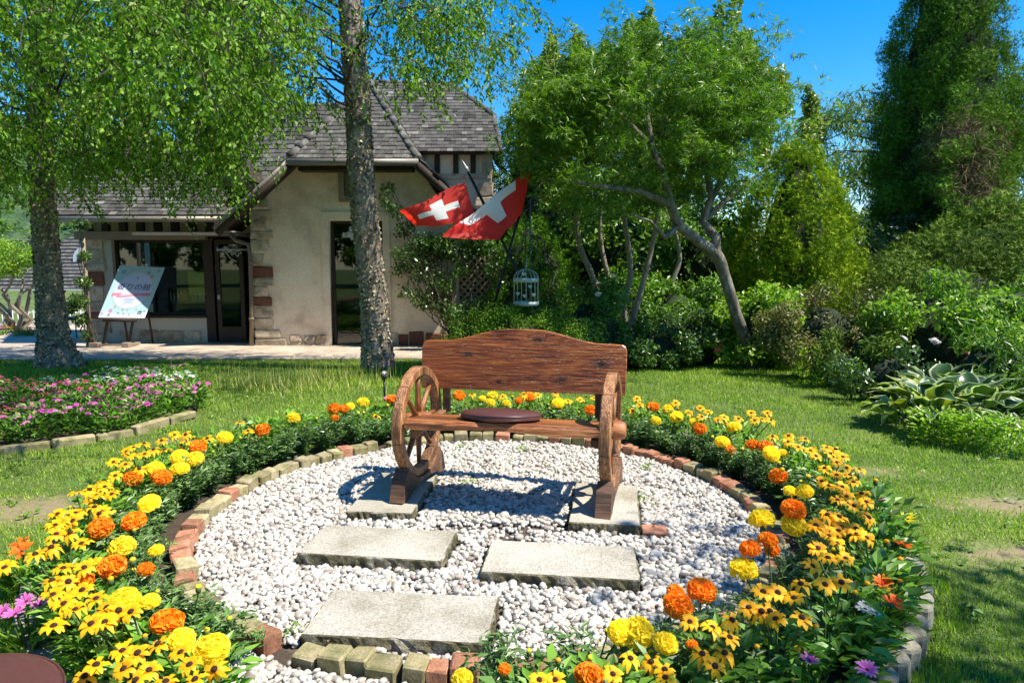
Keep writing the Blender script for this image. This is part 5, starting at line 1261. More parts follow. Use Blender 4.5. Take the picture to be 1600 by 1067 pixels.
def birch(base, pts, rad, label, xr, yr, zr, n, seed, cen, dens=1.0, size=.050, npx=9):
    e = empty('birch_tree', base); tag(e, label, 'tree', 'birch trees in front of the shop')
    rel = [Vector(q)-Vector(base) for q in pts]
    pp, rr_ = trunk_mesh('trunk', rel, rad, 'bark_birch', e, seed=seed, rough=.07, flakes=6500, flake=.034)
    rg = random.Random(seed); starts = []; tries = 0; br = MB()
    while len(starts) < n and tries < n*60:
        tries += 1; q = Vector((rg.uniform(*xr), rg.uniform(*yr), rg.uniform(*zr)))
        dx = math.hypot(q.x-cen[0], q.y-cen[1]); R_ = 2.9*(1-max(0, q.z-3.2)/7.5)
        if dx > R_: continue
        if q.y > .5:
            px, py = topx(q)
            if py+rg.uniform(*((20, 95) if 90 < px < 400 else (55, 135)))*6.5/q.y > low(px): continue
            if sinnoise(q.x*1.2+q.z*.7, q.y*.8-q.z*1.4, 1.25, seed) < -.12 and rg.random() < .85: continue
            if 690 < px < 900 and rg.random() < .35: continue
            if 490 < px < 625 and py > -300 and q.y < bA.y+.15: continue
        elif q.z < 3.4: continue
        starts.append(q)
    mains = [q for q in starts if rg.random() < .22 and q.z > 3.0][:26]
    for q in mains:
        zt_ = max(3.0, q.z+.1-.25*math.hypot(q.x-cen[0], q.y-cen[1])); i = min(range(len(pp)), key=lambda k: abs((pp[k].z+base[2])-zt_)); limb(br, pp[i], q-Vector(base), .013+.010*rg.random(), .004, .12, 6, 6, .03, rg)
    for q in starts:
        m_ = min(mains, key=lambda t: (t-q).length); 
        if (m_-q).length < 1.3 and m_ is not q: limb(br, m_-Vector(base), q-Vector(base), .006, .003, .08, 4, 4, .05, rg)
    br.build('branches', 'bark_brown', e)
    c_ = hanging('leaves', [q-Vector(base) for q in starts], npx, size, 'birch_leaf', e, seed, (.25, .85)); print(label[:20], len(starts), c_)
bA = G(590, 578); tA = [bA+Vector((0, 0, -.05)), P(588, 520, bA.y), P(580, 430, bA.y), P(566, 300, bA.y-.02), P(560, 180, bA.y), P(551, 60, bA.y), P(541, -120, bA.y), P(545, -420, bA.y)]
birch(tuple(bA), tA, [.215, .175, .165, .155, .15, .14, .12, .07], 'peeling-bark birch with its tall trunk directly behind the bench', (-4.9, 1.1), (5.4, 9.4), (2.1, 7.5), 330, 11, (bA.x, bA.y))
bB = G(92, 575); tB = [bB+Vector((0.02, 0, -.05)), P(84, 530, bB.y), P(77, 450, bB.y), P(68, 330, bB.y), P(62, 200, bB.y), P(66, 60, bB.y), P(60, -200, bB.y)]
birch(tuple(bB), tB, [.32, .18, .15, .14, .13, .12, .09], 'thick flaky-barked birch at the left by the paved terrace', (-8.8, -2.6), (5.0, 10.2), (1.7, 7.5), 460, 12, (bB.x, bB.y))
# a third birch hangs in from the left, nearer the camera; its trunk stands outside the picture
bC = (-5.6, 4.4, 0); tC = [(-5.6, 4.4, -.05), (-5.55, 4.4, 1.5), (-5.6, 4.45, 3.2), (-5.5, 4.5, 6)]
birch(bC, tC, [.24, .18, .16, .10], 'birch standing left outside the frame, its leaves hanging into the upper left', (-7.6, -1.6), (3.0, 6.6), (2.4, 6.2), 300, 13, (-4.3, 4.7), npx=8, size=.045)

def crown_tree(name, base, trunk_pts, rad, cl, n, tmpl, size, mat, label, cat='tree', group=None, bark='bark_grey', seed=1, limbs=18, up=.35, droop=.2, rough=.05, dirout=.6, out=.9, start=.45, sides=20, flakes=0, sub=8):
    e = empty(name, base); tag(e, label, cat, group); B = Vector(base); rg = random.Random(seed)
    pp, rr_ = trunk_mesh('trunk', [Vector(q)-B for q in trunk_pts], rad, bark, e, sides, rough, seed, flakes, sub)
    br = MB()
    for c_ in rg.sample(cl, min(limbs, len(cl))):
        q = Vector(c_[:3]); i0 = int(len(pp)*start); i = min(range(i0, len(pp)), key=lambda k: (pp[k]+B-q).length+.35*max(0, (pp[k]+B).z-q.z)*2)
        limb(br, pp[i], q-B, rr_[i]*.45, .006, .05, 5, 6, .05, rg)
    if limbs: br.build('branches', bark, e)
    f = foliage('leaves', [(c_[0]-base[0], c_[1]-base[1], c_[2]-base[2], *c_[3:]) for c_ in cl], n, tmpl, size, mat, e, out, up, droop, seed=seed, kind='stuff', dirout=dirout); return e
# the leaning maple
m0_ = G(1172, 578); my = m0_.y
M1, M2, M3 = P(1150, 490, my-.1), P(1120, 400, my-.2), P(1098, 380, my-.2)
e = empty('maple_tree', m0_); tag(e, 'leaning Japanese maple with a curved smooth trunk, right of the bench', 'tree')
pp, rr_ = trunk_mesh('trunk', [q-m0_ for q in (m0_+Vector((0.02, 0, -.06)), P(1168, 545, my), M1, P(1132, 430, my-.15), M2, P(1090, 376, my-.3), P(1062, 352, my-.4), P(1048, 320, my-.5), P(1038, 280, my-.6), P(1020, 230, my-.6), P(1010, 170, my-.5))], [.12, .08, .07, .066, .076, .062, .056, .05, .044, .035, .02], 'bark_grey', e, 22, .05, 3, sub=7)
br = MB(); q0 = P(1118, 392, my-.2)
for pts_, r_ in (([q0, P(1118, 370, my-.2), P(1098, 345, my-.1), P(1112, 310, my-.1), P(1135, 270, my), P(1150, 210, my)], .07), ([P(1060, 352, my-.4), P(1040, 372, my-.6), P(1015, 345, my-.9), P(985, 335, my-1.1)], .035), ([P(1048, 320, my-.5), P(1000, 300, my-.8), P(930, 290, my-1.1), P(880, 280, my-1.3)], .045), ([P(1098, 345, my-.1), P(1150, 300, my+.2), P(1200, 260, my+.3)], .045), ([P(1020, 230, my-.6), P(960, 170, my-.6), P(900, 130, my-.8)], .035), ([P(1112, 310, my-.1), P(1090, 200, my), P(1100, 100, my+.1)], .04)):
    br.tube([q-m0_ for q in pts_], [r_*(1-.75*i/(len(pts_)-1)) for i in range(len(pts_))], 8, caps=False)
br.build('branches', 'bark_grey', e)
rg = np.random.default_rng(77); mcl = []
for (px, py, dy, rx, ry, rz, k) in ((1030, 190, -.2, 1.3, 1.4, .9, 62), (930, 210, -.8, .95, 1.0, .55, 34), (1110, 190, .1, .6, .9, .7, 26), (1060, 110, .1, 1.2, 1.1, .55, 36), (930, 290, -1.0, .75, .6, .25, 16), (880, 150, -.5, .6, .8, .45, 14), (1120, 280, 0, .5, .6, .25, 10)):
    c_ = P(px, py, my+dy); mcl += clumps(tuple(c_), (rx, ry, rz), int(k*.8), .27, rg, .3, .32)
for t in np.linspace(0, 1, 9):   # layered sprays reaching left
    for (px0, py0) in ((830, 140), (812, 185), (806, 225), (822, 262)):
        q = P(px0+90*t+rg.normal(0, 6), py0-8*math.sin(t*3)+10*t, my-1.0); mcl.append((q.x, q.y, q.z, .2, .25, .07))
for (px, py) in ((950, 60), (985, 48), (1010, 40), (1060, 62), (1100, 40), (1140, 55), (1175, 85), (880, 85), (905, 70), (1200, 120), (850, 110)):
    for t in np.linspace(0, 1, 5): q = P(px+rg.normal(0, 5), py+75*t, my-.1+rg.normal(0, .15)); s_ = .08+.10*t; mcl.append((q.x, q.y, q.z, s_, s_, .13))
for i in range(150):   # ragged sprays that break the outline
    u_ = nrm(rg.normal(size=3)*np.array([1.0, .8, .55])+np.array([-.25, 0, .12])); st_ = np.array(P(1020, 195, my-.4))+u_*np.array([1.25, 1.1, .75])*rg.uniform(.55, .95); L_ = rg.uniform(.45, 1.1); dz = rg.uniform(-.25, .35)
    for t in np.linspace(0, 1, 5): q = st_+u_*L_*t+np.array([0, 0, dz*t*t*L_]); s_ = .17*(1-.65*t); mcl.append((q[0], q[1], q[2], s_, s_, s_*.45))
foliage('leaves', [(c_[0]-m0_.x, c_[1]-m0_.y, c_[2]-m0_.z, *c_[3:]) for c_ in mcl], 36000, STAR, .074, 'maple_leaf', e, .35, .8, .35, seed=5, kind='stuff')
# tall tree with upright shoots behind the maple
tcl = []
rg = np.random.default_rng(9)
for (px, py, h_) in ((905, 60, 60), (985, 40, 90), (1010, 25, 80), (1080, 60, 60), (1120, 20, 110), (1150, 5, 120), (1168, 60, 70), (1195, 110, 60), (1215, 120, 60), (1265, 150, 60), (860, 70, 50), (940, 80, 60), (880, 120, 50), (1195, 190, 70)):
    for t in np.linspace(0, 1, 7): q = P(px+rg.normal(0, 4), py+h_*t, 12.0+rg.normal(0, .3)); s_ = .10+.14*t; tcl.append((q.x, q.y, q.z, s_, s_, .2))
for (px, py, rx, rz, k) in ((1030, 160, 1.7, 1.0, 40), (1120, 200, .7, .7, 16), (900, 160, .9, .7, 16)): c_ = P(px, py, 12.1); tcl += clumps(tuple(c_), (rx, .9, rz), k, .35, rg, .3, .8)
bT = (2.5, 12.2, float(gz(12.2))); crown_tree('shoot_tree', bT, [bT, (2.4, 12.2, 1.6), (2.3, 12.1, 3.2), (2.5, 12.1, 4.9)], [.12, .09, .07, .03], tcl, 42000, LEAF, .085, 'shoot_leaf', 'taller tree with upright leafy shoots rising behind the maple', seed=4, up=.5, droop=-.4)
# pale multi-stemmed small tree (crepe myrtle) under the maple
for i, (stems, lb) in enumerate((([(995, 560), (985, 520), (1000, 460), (1020, 380), (1030, 310)], 'pale twisting stems of a small tree right of the bench back'), ([(985, 540), (975, 480), (985, 420), (975, 340), (968, 300)], 'thin pale-barked stem forking behind the rose bushes'), ([(935, 470), (925, 430), (905, 380), (900, 320)], 'crooked pale stem left of the forked one'), ([(1010, 560), (1030, 490), (1050, 440), (1062, 400), (1050, 340)], 'pale stem leaning right, nearest the maple trunk'), ([(990, 560), (975, 500), (950, 430), (938, 370), (940, 310)], 'thin pale stem leaning left out of the group'))):
    Yt = 9.3+.3*i; pts_ = [P(a, b_, Yt) for a, b_ in stems]; pts_.insert(0, Vector((pts_[0].x, Yt, float(gz(Yt))-.05))); b0_ = pts_[0]
    cl_ = clumps(tuple(P(stems[-1][0], stems[-1][1]-10, Yt+.1)), (.6, .5, .35), 9, .22, np.random.default_rng(40+i), .4, .7)
    crown_tree('small_tree', tuple(b0_), pts_, [.065, .055, .045, .04, .032, .025][:len(pts_)], cl_, 1500, LEAF, .055, 'mid_leaf', lb, 'tree', 'small trees under the maple', 'bark_pale', 30+i, 8, rough=.08, sides=12)

# conifers --------------------------------------------------------------
def conifer(name, base, h, rx, n, mat, label, seed, top=.16, size=.13, bulge=.3, core=True, lean=0, k=None, cat='conifer', ry=None, corer=.7, ex=.62):
    e = empty(name, base); tag(e, label, cat); rg = np.random.default_rng(seed); cl = []; k = k or int(60*h); ry = ry or rx
    for i in range(k):
        t = rg.random()**.8*.97; z = .08*h+.92*h*t; prof = (1-t)**ex*(1+bulge*math.sin(t*3.1))*(1-.25*(t < .08))+top*.5*(t > .9)*(1-t)*8*0
        a = rg.uniform(0, 6.28); r_ = rx*prof*rg.uniform(.72, 1.02); q = rx*.24*rg.uniform(.6, 1.3)*(.35+.65*(1-t)); cl.append((r_*math.cos(a)+lean*z, r_*math.sin(a)*ry/rx, z, q, q, q*1.5))
    foliage('foliage', cl, n, SPRAY, size, mat, e, 1.0, .15, -.55, seed=seed, kind='stuff', dirout=.7)
    mb = MB(); mb.tube([(0, 0, -.05), (lean*h*.4, 0, h*.4), (lean*h*.93, 0, h*.93)], [.05*h**.6, .035*h**.6, .01], 10); mb.build('trunk', 'bark_brown', e)
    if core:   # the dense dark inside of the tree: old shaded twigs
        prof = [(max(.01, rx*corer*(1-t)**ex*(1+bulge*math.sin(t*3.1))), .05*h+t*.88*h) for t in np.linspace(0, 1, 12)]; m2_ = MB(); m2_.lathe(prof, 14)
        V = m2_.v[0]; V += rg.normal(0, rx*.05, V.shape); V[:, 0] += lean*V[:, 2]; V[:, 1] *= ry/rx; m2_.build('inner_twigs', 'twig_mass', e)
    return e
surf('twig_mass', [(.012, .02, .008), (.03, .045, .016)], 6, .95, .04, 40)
q = G(1245, 600); 
conifer('golden_conifer', (4.5, 11.0, -.25), 3.35, .88, 38000, 'conifer_gold', 'golden-green cone-shaped conifer right of the maple trunk', 51, size=.085, bulge=.45, k=520, corer=.5, ex=.42)
conifer('tall_conifer', (8.35, 13.6, -.27), 9.8, 1.08, 105000, 'conifer_green', 'very tall dark green conifer at the right, its top out of frame', 52, size=.085, bulge=.55, k=900)
conifer('dark_conifer', (.50, 14.2, -.27), 5.3, 1.1, 9000, 'conifer_green', 'dark conifer right of the shop roof behind the flags', 53, size=.16, bulge=.5)
conifer('dark_conifer', (3.0, 14.5, -.27), 4.6, 1.3, 9000, 'conifer_green', 'dark conifer hidden behind the crown of the maple', 54, size=.16, bulge=.5)
conifer('round_thuja', (.30, 10.9, -.24), 2.2, .53, 18000, 'thuja_green', 'clipped rounded thuja behind the bird cage', 55, size=.055, bulge=.9, ex=.42, k=260)
conifer('young_thuja', (1.62, 10.2, -.2), 1.35, .45, 4000, 'thuja_green', 'small green thuja between the pale stems', 56, size=.07, bulge=.7)
conifer('grey_juniper', (7.6, 10.6, -.23), 2.4, 1.5, 28000, 'juniper_grey', 'wide grey-green juniper in front of the tall conifer', 57, size=.11, bulge=.9, top=.3)
conifer('grey_juniper', (9.5, 11.2, -.25), 2.9, 1.3, 20000, 'juniper_grey', 'grey-green juniper at the right edge of the picture', 58, size=.11, bulge=.9)
# the bare brown patch of dead twigs on the tall conifer's right flank
def deadpatch():
    rg = np.random.default_rng(3); mb = []; cl = []
    for i in range(60): q = P(rg.uniform(1450, 1555), rg.uniform(185, 320), 12.35+rg.normal(0, .3)); cl.append((q.x, q.y, q.z, .25, .3, .22))
    T = (np.array([(-.012, 0, 0), (.012, 0, 0), (.05, .5, .05), (.02, .52, .05), (.0, 1, -.06)], float), np.array([(0, 1, 2), (0, 2, 3), (3, 2, 4)]))
    e = [o for o in bpy.data.objects if o.name.startswith('tall_conifer')][0]
    foliage('dead_twigs', [(a-8.35, b_-13.6, c_+.27, *r_) for a, b_, c_, *r_ in cl], 6500, T, .18, 'dry_twig', e, .5, .3, .2, seed=5, kind='stuff', dirout=.9)
    cl2 = [(a-8.35+rg.normal(0, .3), b_-13.6, c_+.27+rg.normal(0, .3), .2, .2, .2) for a, b_, c_, *r_ in cl]
    foliage('foliage', cl2, 7000, SPRAY, .09, 'conifer_green', e, 1, .2, -.4, seed=6, kind='stuff')
deadpatch()
# willows behind, pale and drooping
def willow(base, cl, n, label, seed):
    T = (NARROW[0]*np.array([.7, 1, 1]), NARROW[1])
    crown_tree('willow_tree', base, [base, (base[0], base[1], 2.5), (base[0], base[1], 5)], [.2, .15, .06], cl, n, T, .20, 'willow_leaf', label, 'tree', 'willows behind the conifers', 'bark_brown', seed, 12, 0, 1.1)
willow((9.6, 18, -.27), clumps(tuple(P(1335, 235, 18)), (1.5, 1, 1.2), 34, .5, np.random.default_rng(1), .3, .8)+clumps((9.6, 18, 2.2), (1.6, 1, 1.4), 20, .5, np.random.default_rng(2), .3, .9), 8000, 'pale willow seen between the golden and the tall conifer', 61)
willow((14.2, 17, -.27), clumps(tuple(P(1620, 230, 17)), (1.6, 1.2, 2.0), 46, .6, np.random.default_rng(3), .3, .8), 10000, 'pale willow at the top right edge behind the tall conifer', 62)

# shrubs ---------------------------------------------------------------
def shrub(name, px, py_base, Y, rx, h, n, tmpl, size, mat, label, seed, ry=None, k=None, sub=.3, cat='shrub', up=.3, droop=0, stems=7, squash=.9, zx=None, group=None, core=True, fill=.3):
    x = (px-800)/FPX*Y if zx is None else zx; zb = float(gz(Y)); e = empty(name, (x, Y, zb)); tag(e, label, cat, group)
    cl = clumps((0, 0, h*.5), (rx, ry or rx*.8, h*.5), k or int(14+rx*rx*26), sub*min(rx, h), np.random.default_rng(seed), fill, squash, .02)
    foliage('foliage', cl, n, tmpl, size, mat, e, .9, up, droop, seed=seed, kind='stuff'); rg = random.Random(seed); mb = MB()
    for c_ in rg.sample(cl, min(stems, len(cl))): limb(mb, (c_[0]*.15, c_[1]*.15, -.02), c_[:3], .012, .004, 0, 4, 5, .05, rg)
    mb.build('stems', 'bark_brown', e)
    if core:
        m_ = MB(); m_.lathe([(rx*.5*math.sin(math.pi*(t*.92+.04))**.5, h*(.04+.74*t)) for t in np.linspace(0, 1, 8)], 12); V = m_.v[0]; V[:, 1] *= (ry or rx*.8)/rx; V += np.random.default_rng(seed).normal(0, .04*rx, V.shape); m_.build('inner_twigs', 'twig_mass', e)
    return e
SH = shrub
SH('clipped_hedge', 800, 0, 7.3,   .80, .80, 34000, LEAF, .022, 'conifer_green', 'low dark domed hedge directly behind the bench back', 201, ry=.5, k=260, sub=.13, up=.5)
SH('rose_bush', 925, 0, 8.7, .68, 1.05, 7500, LEAF, .045, 'mid_leaf', 'rose bush with small white blooms right of the bird cage', 202)
SH('rose_bush', 985, 0, 8.6, .4, .6, 3500, LEAF, .045, 'mid_leaf', 'low rose bush at the foot of the pale stems', 203)
SH('dark_shrub', 1060, 0, 9.8, .75, 1.15, 6500, LEAF, .06, 'mid_leaf', 'green shrub between the pale stems and the maple trunk', 204)
SH('dark_shrub', 1100, 0, 8.9, .6, .75, 5000, LEAF, .055, 'dark_leaf', 'dark low shrub left of the maple trunk base', 205)
SH('dark_shrub', 1030, 0, 8.6, .5, .55, 4000, LEAF, .05, 'glossy_leaf', 'low dark ground shrub right behind the lawn edge', 206)
SH('bright_shrub', 1200, 0, 8.6, .62, 1.05, 5200, LEAF, .065, 'bright_leaf', 'upright bright green shrub right of the maple trunk', 207, fill=.4)
SH('brown_tipped_shrub', 1292, 0, 7.6, .62, .98, 9000, LEAF, .036, 'shrub_brown', 'rounded shrub with brownish tips below the golden conifer', 208, sub=.3)
SH('bluish_shrub', 1372, 0, 6.8, .48, .70, 4500, NARROW, .07, 'juniper_grey', 'grey-green feathery shrub left of the pale rose bush', 209)
SH('bright_rose_bush', 1470, 0, 6.9, .75, 1.12, 7500, LEAF, .055, 'bright_leaf', 'bright green rose bush with pale blooms on the right', 210, fill=.45, sub=.25)
SH('dark_rose_bush', 1585, 0, 7.0, .8, 1.15, 7500, LEAF, .055, 'mid_leaf', 'darker leafy rose bush at the right edge', 211, fill=.45, sub=.25)
SH('fern_shrub', 1560, 0, 5.9, .6, .62, 3800, NARROW, .09, 'mid_leaf', 'ferny low shrub behind the hostas at the right edge', 212)
SH('low_shrub', 1400, 0, 6.0, .45, .45, 2800, LEAF, .045, 'glossy_leaf', 'small dark shrub behind the golden hosta', 213)
SH('smoke_bush', 868, 0, 12.7, .7, 2.9, 6500, LEAF, .07, 'smoke_leaf', 'purple-leaved smoke bush rising behind the thuja', 214, k=50)
SH('backdrop_shrub', 960, 0, 12.2, 1.2, 3.0, 8500, LEAF, .085, 'mid_leaf', 'tall dark shrub behind the pale stems', 215, k=70)
SH('backdrop_shrub', 1120, 0, 12.4, 1.4, 2.8, 8500, LEAF, .085, 'mid_leaf', 'tall dark shrub behind the maple trunk', 216, k=70)
SH('backdrop_shrub', 1330, 0, 12.6, 1.3, 2.3, 7500, LEAF, .085, 'dark_leaf', 'tall dark shrub between the golden conifer and the juniper', 217, k=60)
SH('backdrop_shrub', 1480, 0, 9.0, 1.2, 1.6, 14000, SPRAY, .08, 'juniper_grey', 'spreading juniper low behind the rose bushes', 218, k=50)
SH('backdrop_shrub', 1640, 0, 9.4, 1.3, 2.1, 14000, SPRAY, .08, 'juniper_grey', 'tall spreading juniper at the right edge behind the roses', 219, k=50)
SH('backdrop_shrub', 790, 0, 12.6, .8, 2.1, 5000, LEAF, .08, 'dark_leaf', 'dark shrub between the shop corner and the thuja', 220, k=40)
SH('dark_shrub', 1235, 0, 8.9, .5, .8, 3500, LEAF, .05, 'dark_leaf', 'dark shrub between the bright shrub and the brown-tipped one', 221)
# blooms on the rose bushes: each a small rosette
ROSE = {c_: MB() for c_ in ('white', 'pink')}
for c_, m_ in (('white', 'petal_white'), ('pink', 'petal_pink')):
    V0, F0, R0 = petals(8, 1, .7, .5, 2, .15, 5); me = pmesh('bloom', V0, F0, None, R0).build('rose_bloom', m_, link=False).data; ROSE[c_] = me
for (px, py, Y, c_, s_, lb) in ((935, 461, 8.3, 'white', .05, 'white rose bloom right of the bird cage'), (958, 432, 8.3, 'white', .04, 'small white rose at the top of the rose bush'), (1508, 553, 6.2, 'pink', .05, 'pale pink rose bloom at the right'), (1415, 575, 6.2, 'white', .06, 'white rose low on the bright rose bush'), (1460, 535, 6.3, 'white', .055, 'white rose in the middle of the bright rose bush'), (1412, 530, 6.3, 'white', .045, 'white rose at the left of the bright rose bush'), (1122, 548, 8.4, 'pink', .05, 'pink bloom low between the stems and the maple'), (1127, 538, 8.4, 'pink', .035, 'smaller pink bloom just above the other one')):
    q = P(px, py, Y); o = bpy.data.objects.new('rose_bloom', ROSE[c_]); COL.objects.link(o); o.location = q; o.scale = (s_,)*3; o.rotation_euler = (.7, random.uniform(-.3, .3), random.random()*6); tag(o, lb, 'rose', 'rose blooms on the shrubs')
# tall weedy stalks at the lawn edge
for i, (px, pb, pt, lb) in enumerate(((1187, 580, 490, 'tall leafy weed stalk beside the maple trunk'), (1252, 600, 535, 'pale leafy stalk at the lawn edge, left of two'), (1276, 606, 545, 'thin leafy stalk at the lawn edge, right of two'), (1336, 615, 560, 'bushy leafy stalk left of the hostas'), (1160, 560, 470, 'light leafy stalk just left of the maple trunk'))):
    b_ = G(px, pb); h = P(px, pt, b_.y).z-b_.z; e = empty('leafy_stalk', b_); tag(e, lb, 'weed', 'leafy stalks at the lawn edge'); rg = np.random.default_rng(i)
    MB().tube([(0, 0, 0), (.02, 0, h*.5), (.0, .02, h)], [.006, .005, .003], 5).build('stem', 'stem_green', e)
    n = 150; t = rg.random(n); a = rg.uniform(0, 6.28, n); V, F = scatter(NARROW[0]*np.array([1.3, 1, 1]), NARROW[1], np.c_[.03*np.cos(a)+rg.normal(0, .02, n), .03*np.sin(a), t*h], frames(np.c_[np.cos(a), np.sin(a), .8+0*a], np.c_[-np.cos(a), -np.sin(a), 1+0*a]), rg.uniform(.05, .1, n)*(1.1-.6*t))
    npmesh('leaves', V, F, 'bright_leaf', np.repeat(rg.random(n), 4), e, 'stuff')
# hostas ----------------------------------------------------------------
def hosta_leaf_mesh(seed, L_, W_, edged, mat):
    rg = np.random.default_rng(seed); V = []; F = []; Fe = []; n = 9; prof = [.05, .55, .9, 1, .95, .82, .6, .34, .12, .0]
    mb = MB(); cols = [-1, -.82, -.4, 0, .4, .82, 1]
    for i in range(n+1):
        t = i/n
        for c_ in cols:
            x = c_*W_*.5*prof[i]; z = .28*L_*math.sin(t*1.9)-.42*L_*t*t+abs(c_)*W_*.16*prof[i]+rg.normal(0, .0015)+(.006*math.sin(t*18+abs(c_)*2) if abs(c_) > .7 else 0); V.append((x, t*L_, z))
    m = len(cols)
    for i in range(n):
        for j in range(m-1): (Fe if edged and j in (0, m-2) else F).append((i*m+j, i*m+j+1, (i+1)*m+j+1, (i+1)*m+j))
    mb.add(V, F, 0, .5, True); mb.n -= 0
    k = len(F); 
    for f in Fe: mb.f.append(list(f)); mb.m.append(1); mb.sm.append(True)
    mb.tube([(0, -.02*0, 0), (0, -.10, -.10), (0, -.12, -.22)], .005, 5, mi=0)
    return mb.build('leaf', [mat, 'hosta_edge'], link=False).data
HL1 = [hosta_leaf_mesh(i, .25, .15, True, 'hosta_leaf') for i in range(3)]; HL2 = [hosta_leaf_mesh(10+i, .23, .13, True, 'hosta_gold') for i in range(3)]
def hosta(x, y, meshes, n, label, seed, sc=1.0, r0=.08):
    e = empty('hosta_plant', (x, y, float(gz(y)))); tag(e, label, 'plant', 'hostas at the lawn edge'); rg = random.Random(seed)
    for i in range(n):
        a = i*2.4+rg.uniform(-.3, .3); t = (i+.5)/n; el_ = R(62)*(1-t)**1.2+R(-4)
        o = bpy.data.objects.new('leaf', rg.choice(meshes)); COL.objects.link(o); o.parent = e; r_ = r0+.22*t
        o.location = (r_*math.cos(a), r_*math.sin(a),   .11+.11*(1-t)*sc+rg.uniform(-.02, .02)); o.rotation_mode = 'XYZ'
        M_ = Matrix.Rotation(a-math.pi/2, 4, 'Z') @ Matrix.Rotation(el_+rg.gauss(0, .12), 4, 'X') @ Matrix.Rotation(rg.gauss(0, .25), 4, 'Y'); o.rotation_euler = M_.to_euler(); s_ = sc*rg.uniform(.8, 1.2)*(1.1-.15*t); o.scale = (s_,)*3
q = G(1425, 672); hosta(q.x+.1, q.y+.1, HL2, 26, 'golden-green hosta at the left end of the row', 1, .85)
q = G(1490, 690); hosta(q.x+.05, q.y+.35, HL1, 28, 'dark hosta with white leaf edges right of the golden one', 2, .92)
q = G(1570, 690); hosta(q.x+.05, q.y+.45, HL1, 28, 'white-edged hosta near the right edge of the picture', 3, .92)
hosta(4.35, 5.2, HL1, 16, 'white-edged hosta cut off by the right edge', 4, .9); hosta(3.45, 5.45, HL1, 14, 'white-edged hosta partly hidden at the back of the row', 5, 1.0)
for i, (px, py, lb) in enumerate(((1480, 700, 'low mint clump in front of the hostas, left'), (1535, 708, 'low mint clump in front of the hostas, middle'), (1592, 716, 'low mint clump in front of the hostas, right'))):
    q = G(px, py); e = empty('mint_clump', (q.x, q.y+.12, 0)); tag(e, lb, 'plant', 'mint clumps before the hostas'); rg = np.random.default_rng(i); n = 520; a = rg.uniform(0, 6.28, n); r_ = rg.random(n)**.5*.17; z = rg.random(n)*.2+.02
    V, F = scatter(LEAF[0]*np.array([.8, 1, 1]), LEAF[1], np.c_[np.cos(a)*r_, np.sin(a)*r_, z], frames(np.c_[np.cos(a), np.sin(a), rg.uniform(0, 1, n)], np.c_[0*a, 0*a, 1+0*a]+rg.normal(size=(n, 3))*.4), rg.uniform(.03, .055, n)); npmesh('leaves', V, F, 'bright_leaf', np.repeat(rg.random(n), 4), e, 'stuff')

# ------------------------------------------------------------------ climbing roses, lattice
def climber(name, path, n, label, seed, Y, size=.055, mat='glossy_leaf', base=None, r_=.2, cat='climbing plant'):
    rg = np.random.default_rng(seed); pts = [P(a, b_, Y+rg.uniform(-.08, .05)) for a, b_, w_ in path]; b0_ = base or Vector((pts[0].x, Y, float(gz(Y)))); e = empty(name, b0_); tag(e, label, cat)
    cl = [(q.x-b0_.x, q.y-b0_.y, q.z-b0_.z, w_[2]*Y/FPX, .13, w_[2]*Y/FPX*.8) for q, w_ in zip(pts, path)]
    foliage('leaves', cl, n, LEAF, size, mat, e, .5, .2, .2, seed=seed, kind='stuff'); mb = MB(); rr2 = random.Random(seed)
    for c_ in cl: limb(mb, (rr2.uniform(-.1, .1), 0, 0), (c_[0], c_[1]+.06, c_[2]), .012, .004, 0, 6, 5, .03, rr2)
    mb.build('stems', 'bark_brown', e); return e
climber('climbing_rose', [(605, 295, 13), (600, 315, 12), (618, 330, 15), (632, 360, 16), (610, 290, 9), (645, 345, 12), (655, 380, 14), (690, 380, 18), (640, 395, 22), (625, 420, 16), (655, 420, 26), (640, 455, 20), (672, 400, 22), (690, 440, 26), (665, 470, 22), (695, 480, 18), (680, 380, 20), (715, 395, 22), (660, 375, 16), (700, 500, 16), (620, 395, 12), (735, 480, 16)], 4200, 'climbing rose growing up the cream wall right of the birch', 301, 11.2, base=Vector((P(715, 500, 11.2).x, 11.2, -.26)))
climber('climbing_rose', [(730, 390, 26), (755, 385, 24), (780, 400, 20), (742, 372, 22), (770, 420, 14), (790, 440, 14), (720, 420, 16), (750, 480, 20), (715, 490, 20), (785, 480, 18)], 3000, 'climbing rose spilling over the wooden lattice', 302, 10.6)
climber('climbing_rose', [(128, 350, 12), (132, 400, 8), (130, 440, 12), (122, 470, 14), (128, 500, 12), (108, 480, 12), (134, 525, 8)], 1500, 'climbing rose on a post at the left corner of the shop', 303, 11.2)
po = MB().tube([(P(131, 400, 11.3).x, 11.3, -.3), (P(131, 400, 11.3).x, 11.3, P(131, 372, 11.3).z)], .035, 10).build('wooden_post', 'lattice_wood'); tag(po, 'slim wooden post with the climbing rose at the left shop corner', 'post')
la = empty('lattice_fence', P(752, 500, 10.8)); lo = la.location.copy(); tag(la, 'diagonal wooden lattice panel right of the shop wall', 'lattice')
q0, q1 = P(716, 500, 10.8)-lo, P(792, 395, 10.8)-lo; w_, h_ = q1.x-q0.x, q1.z-q0.z
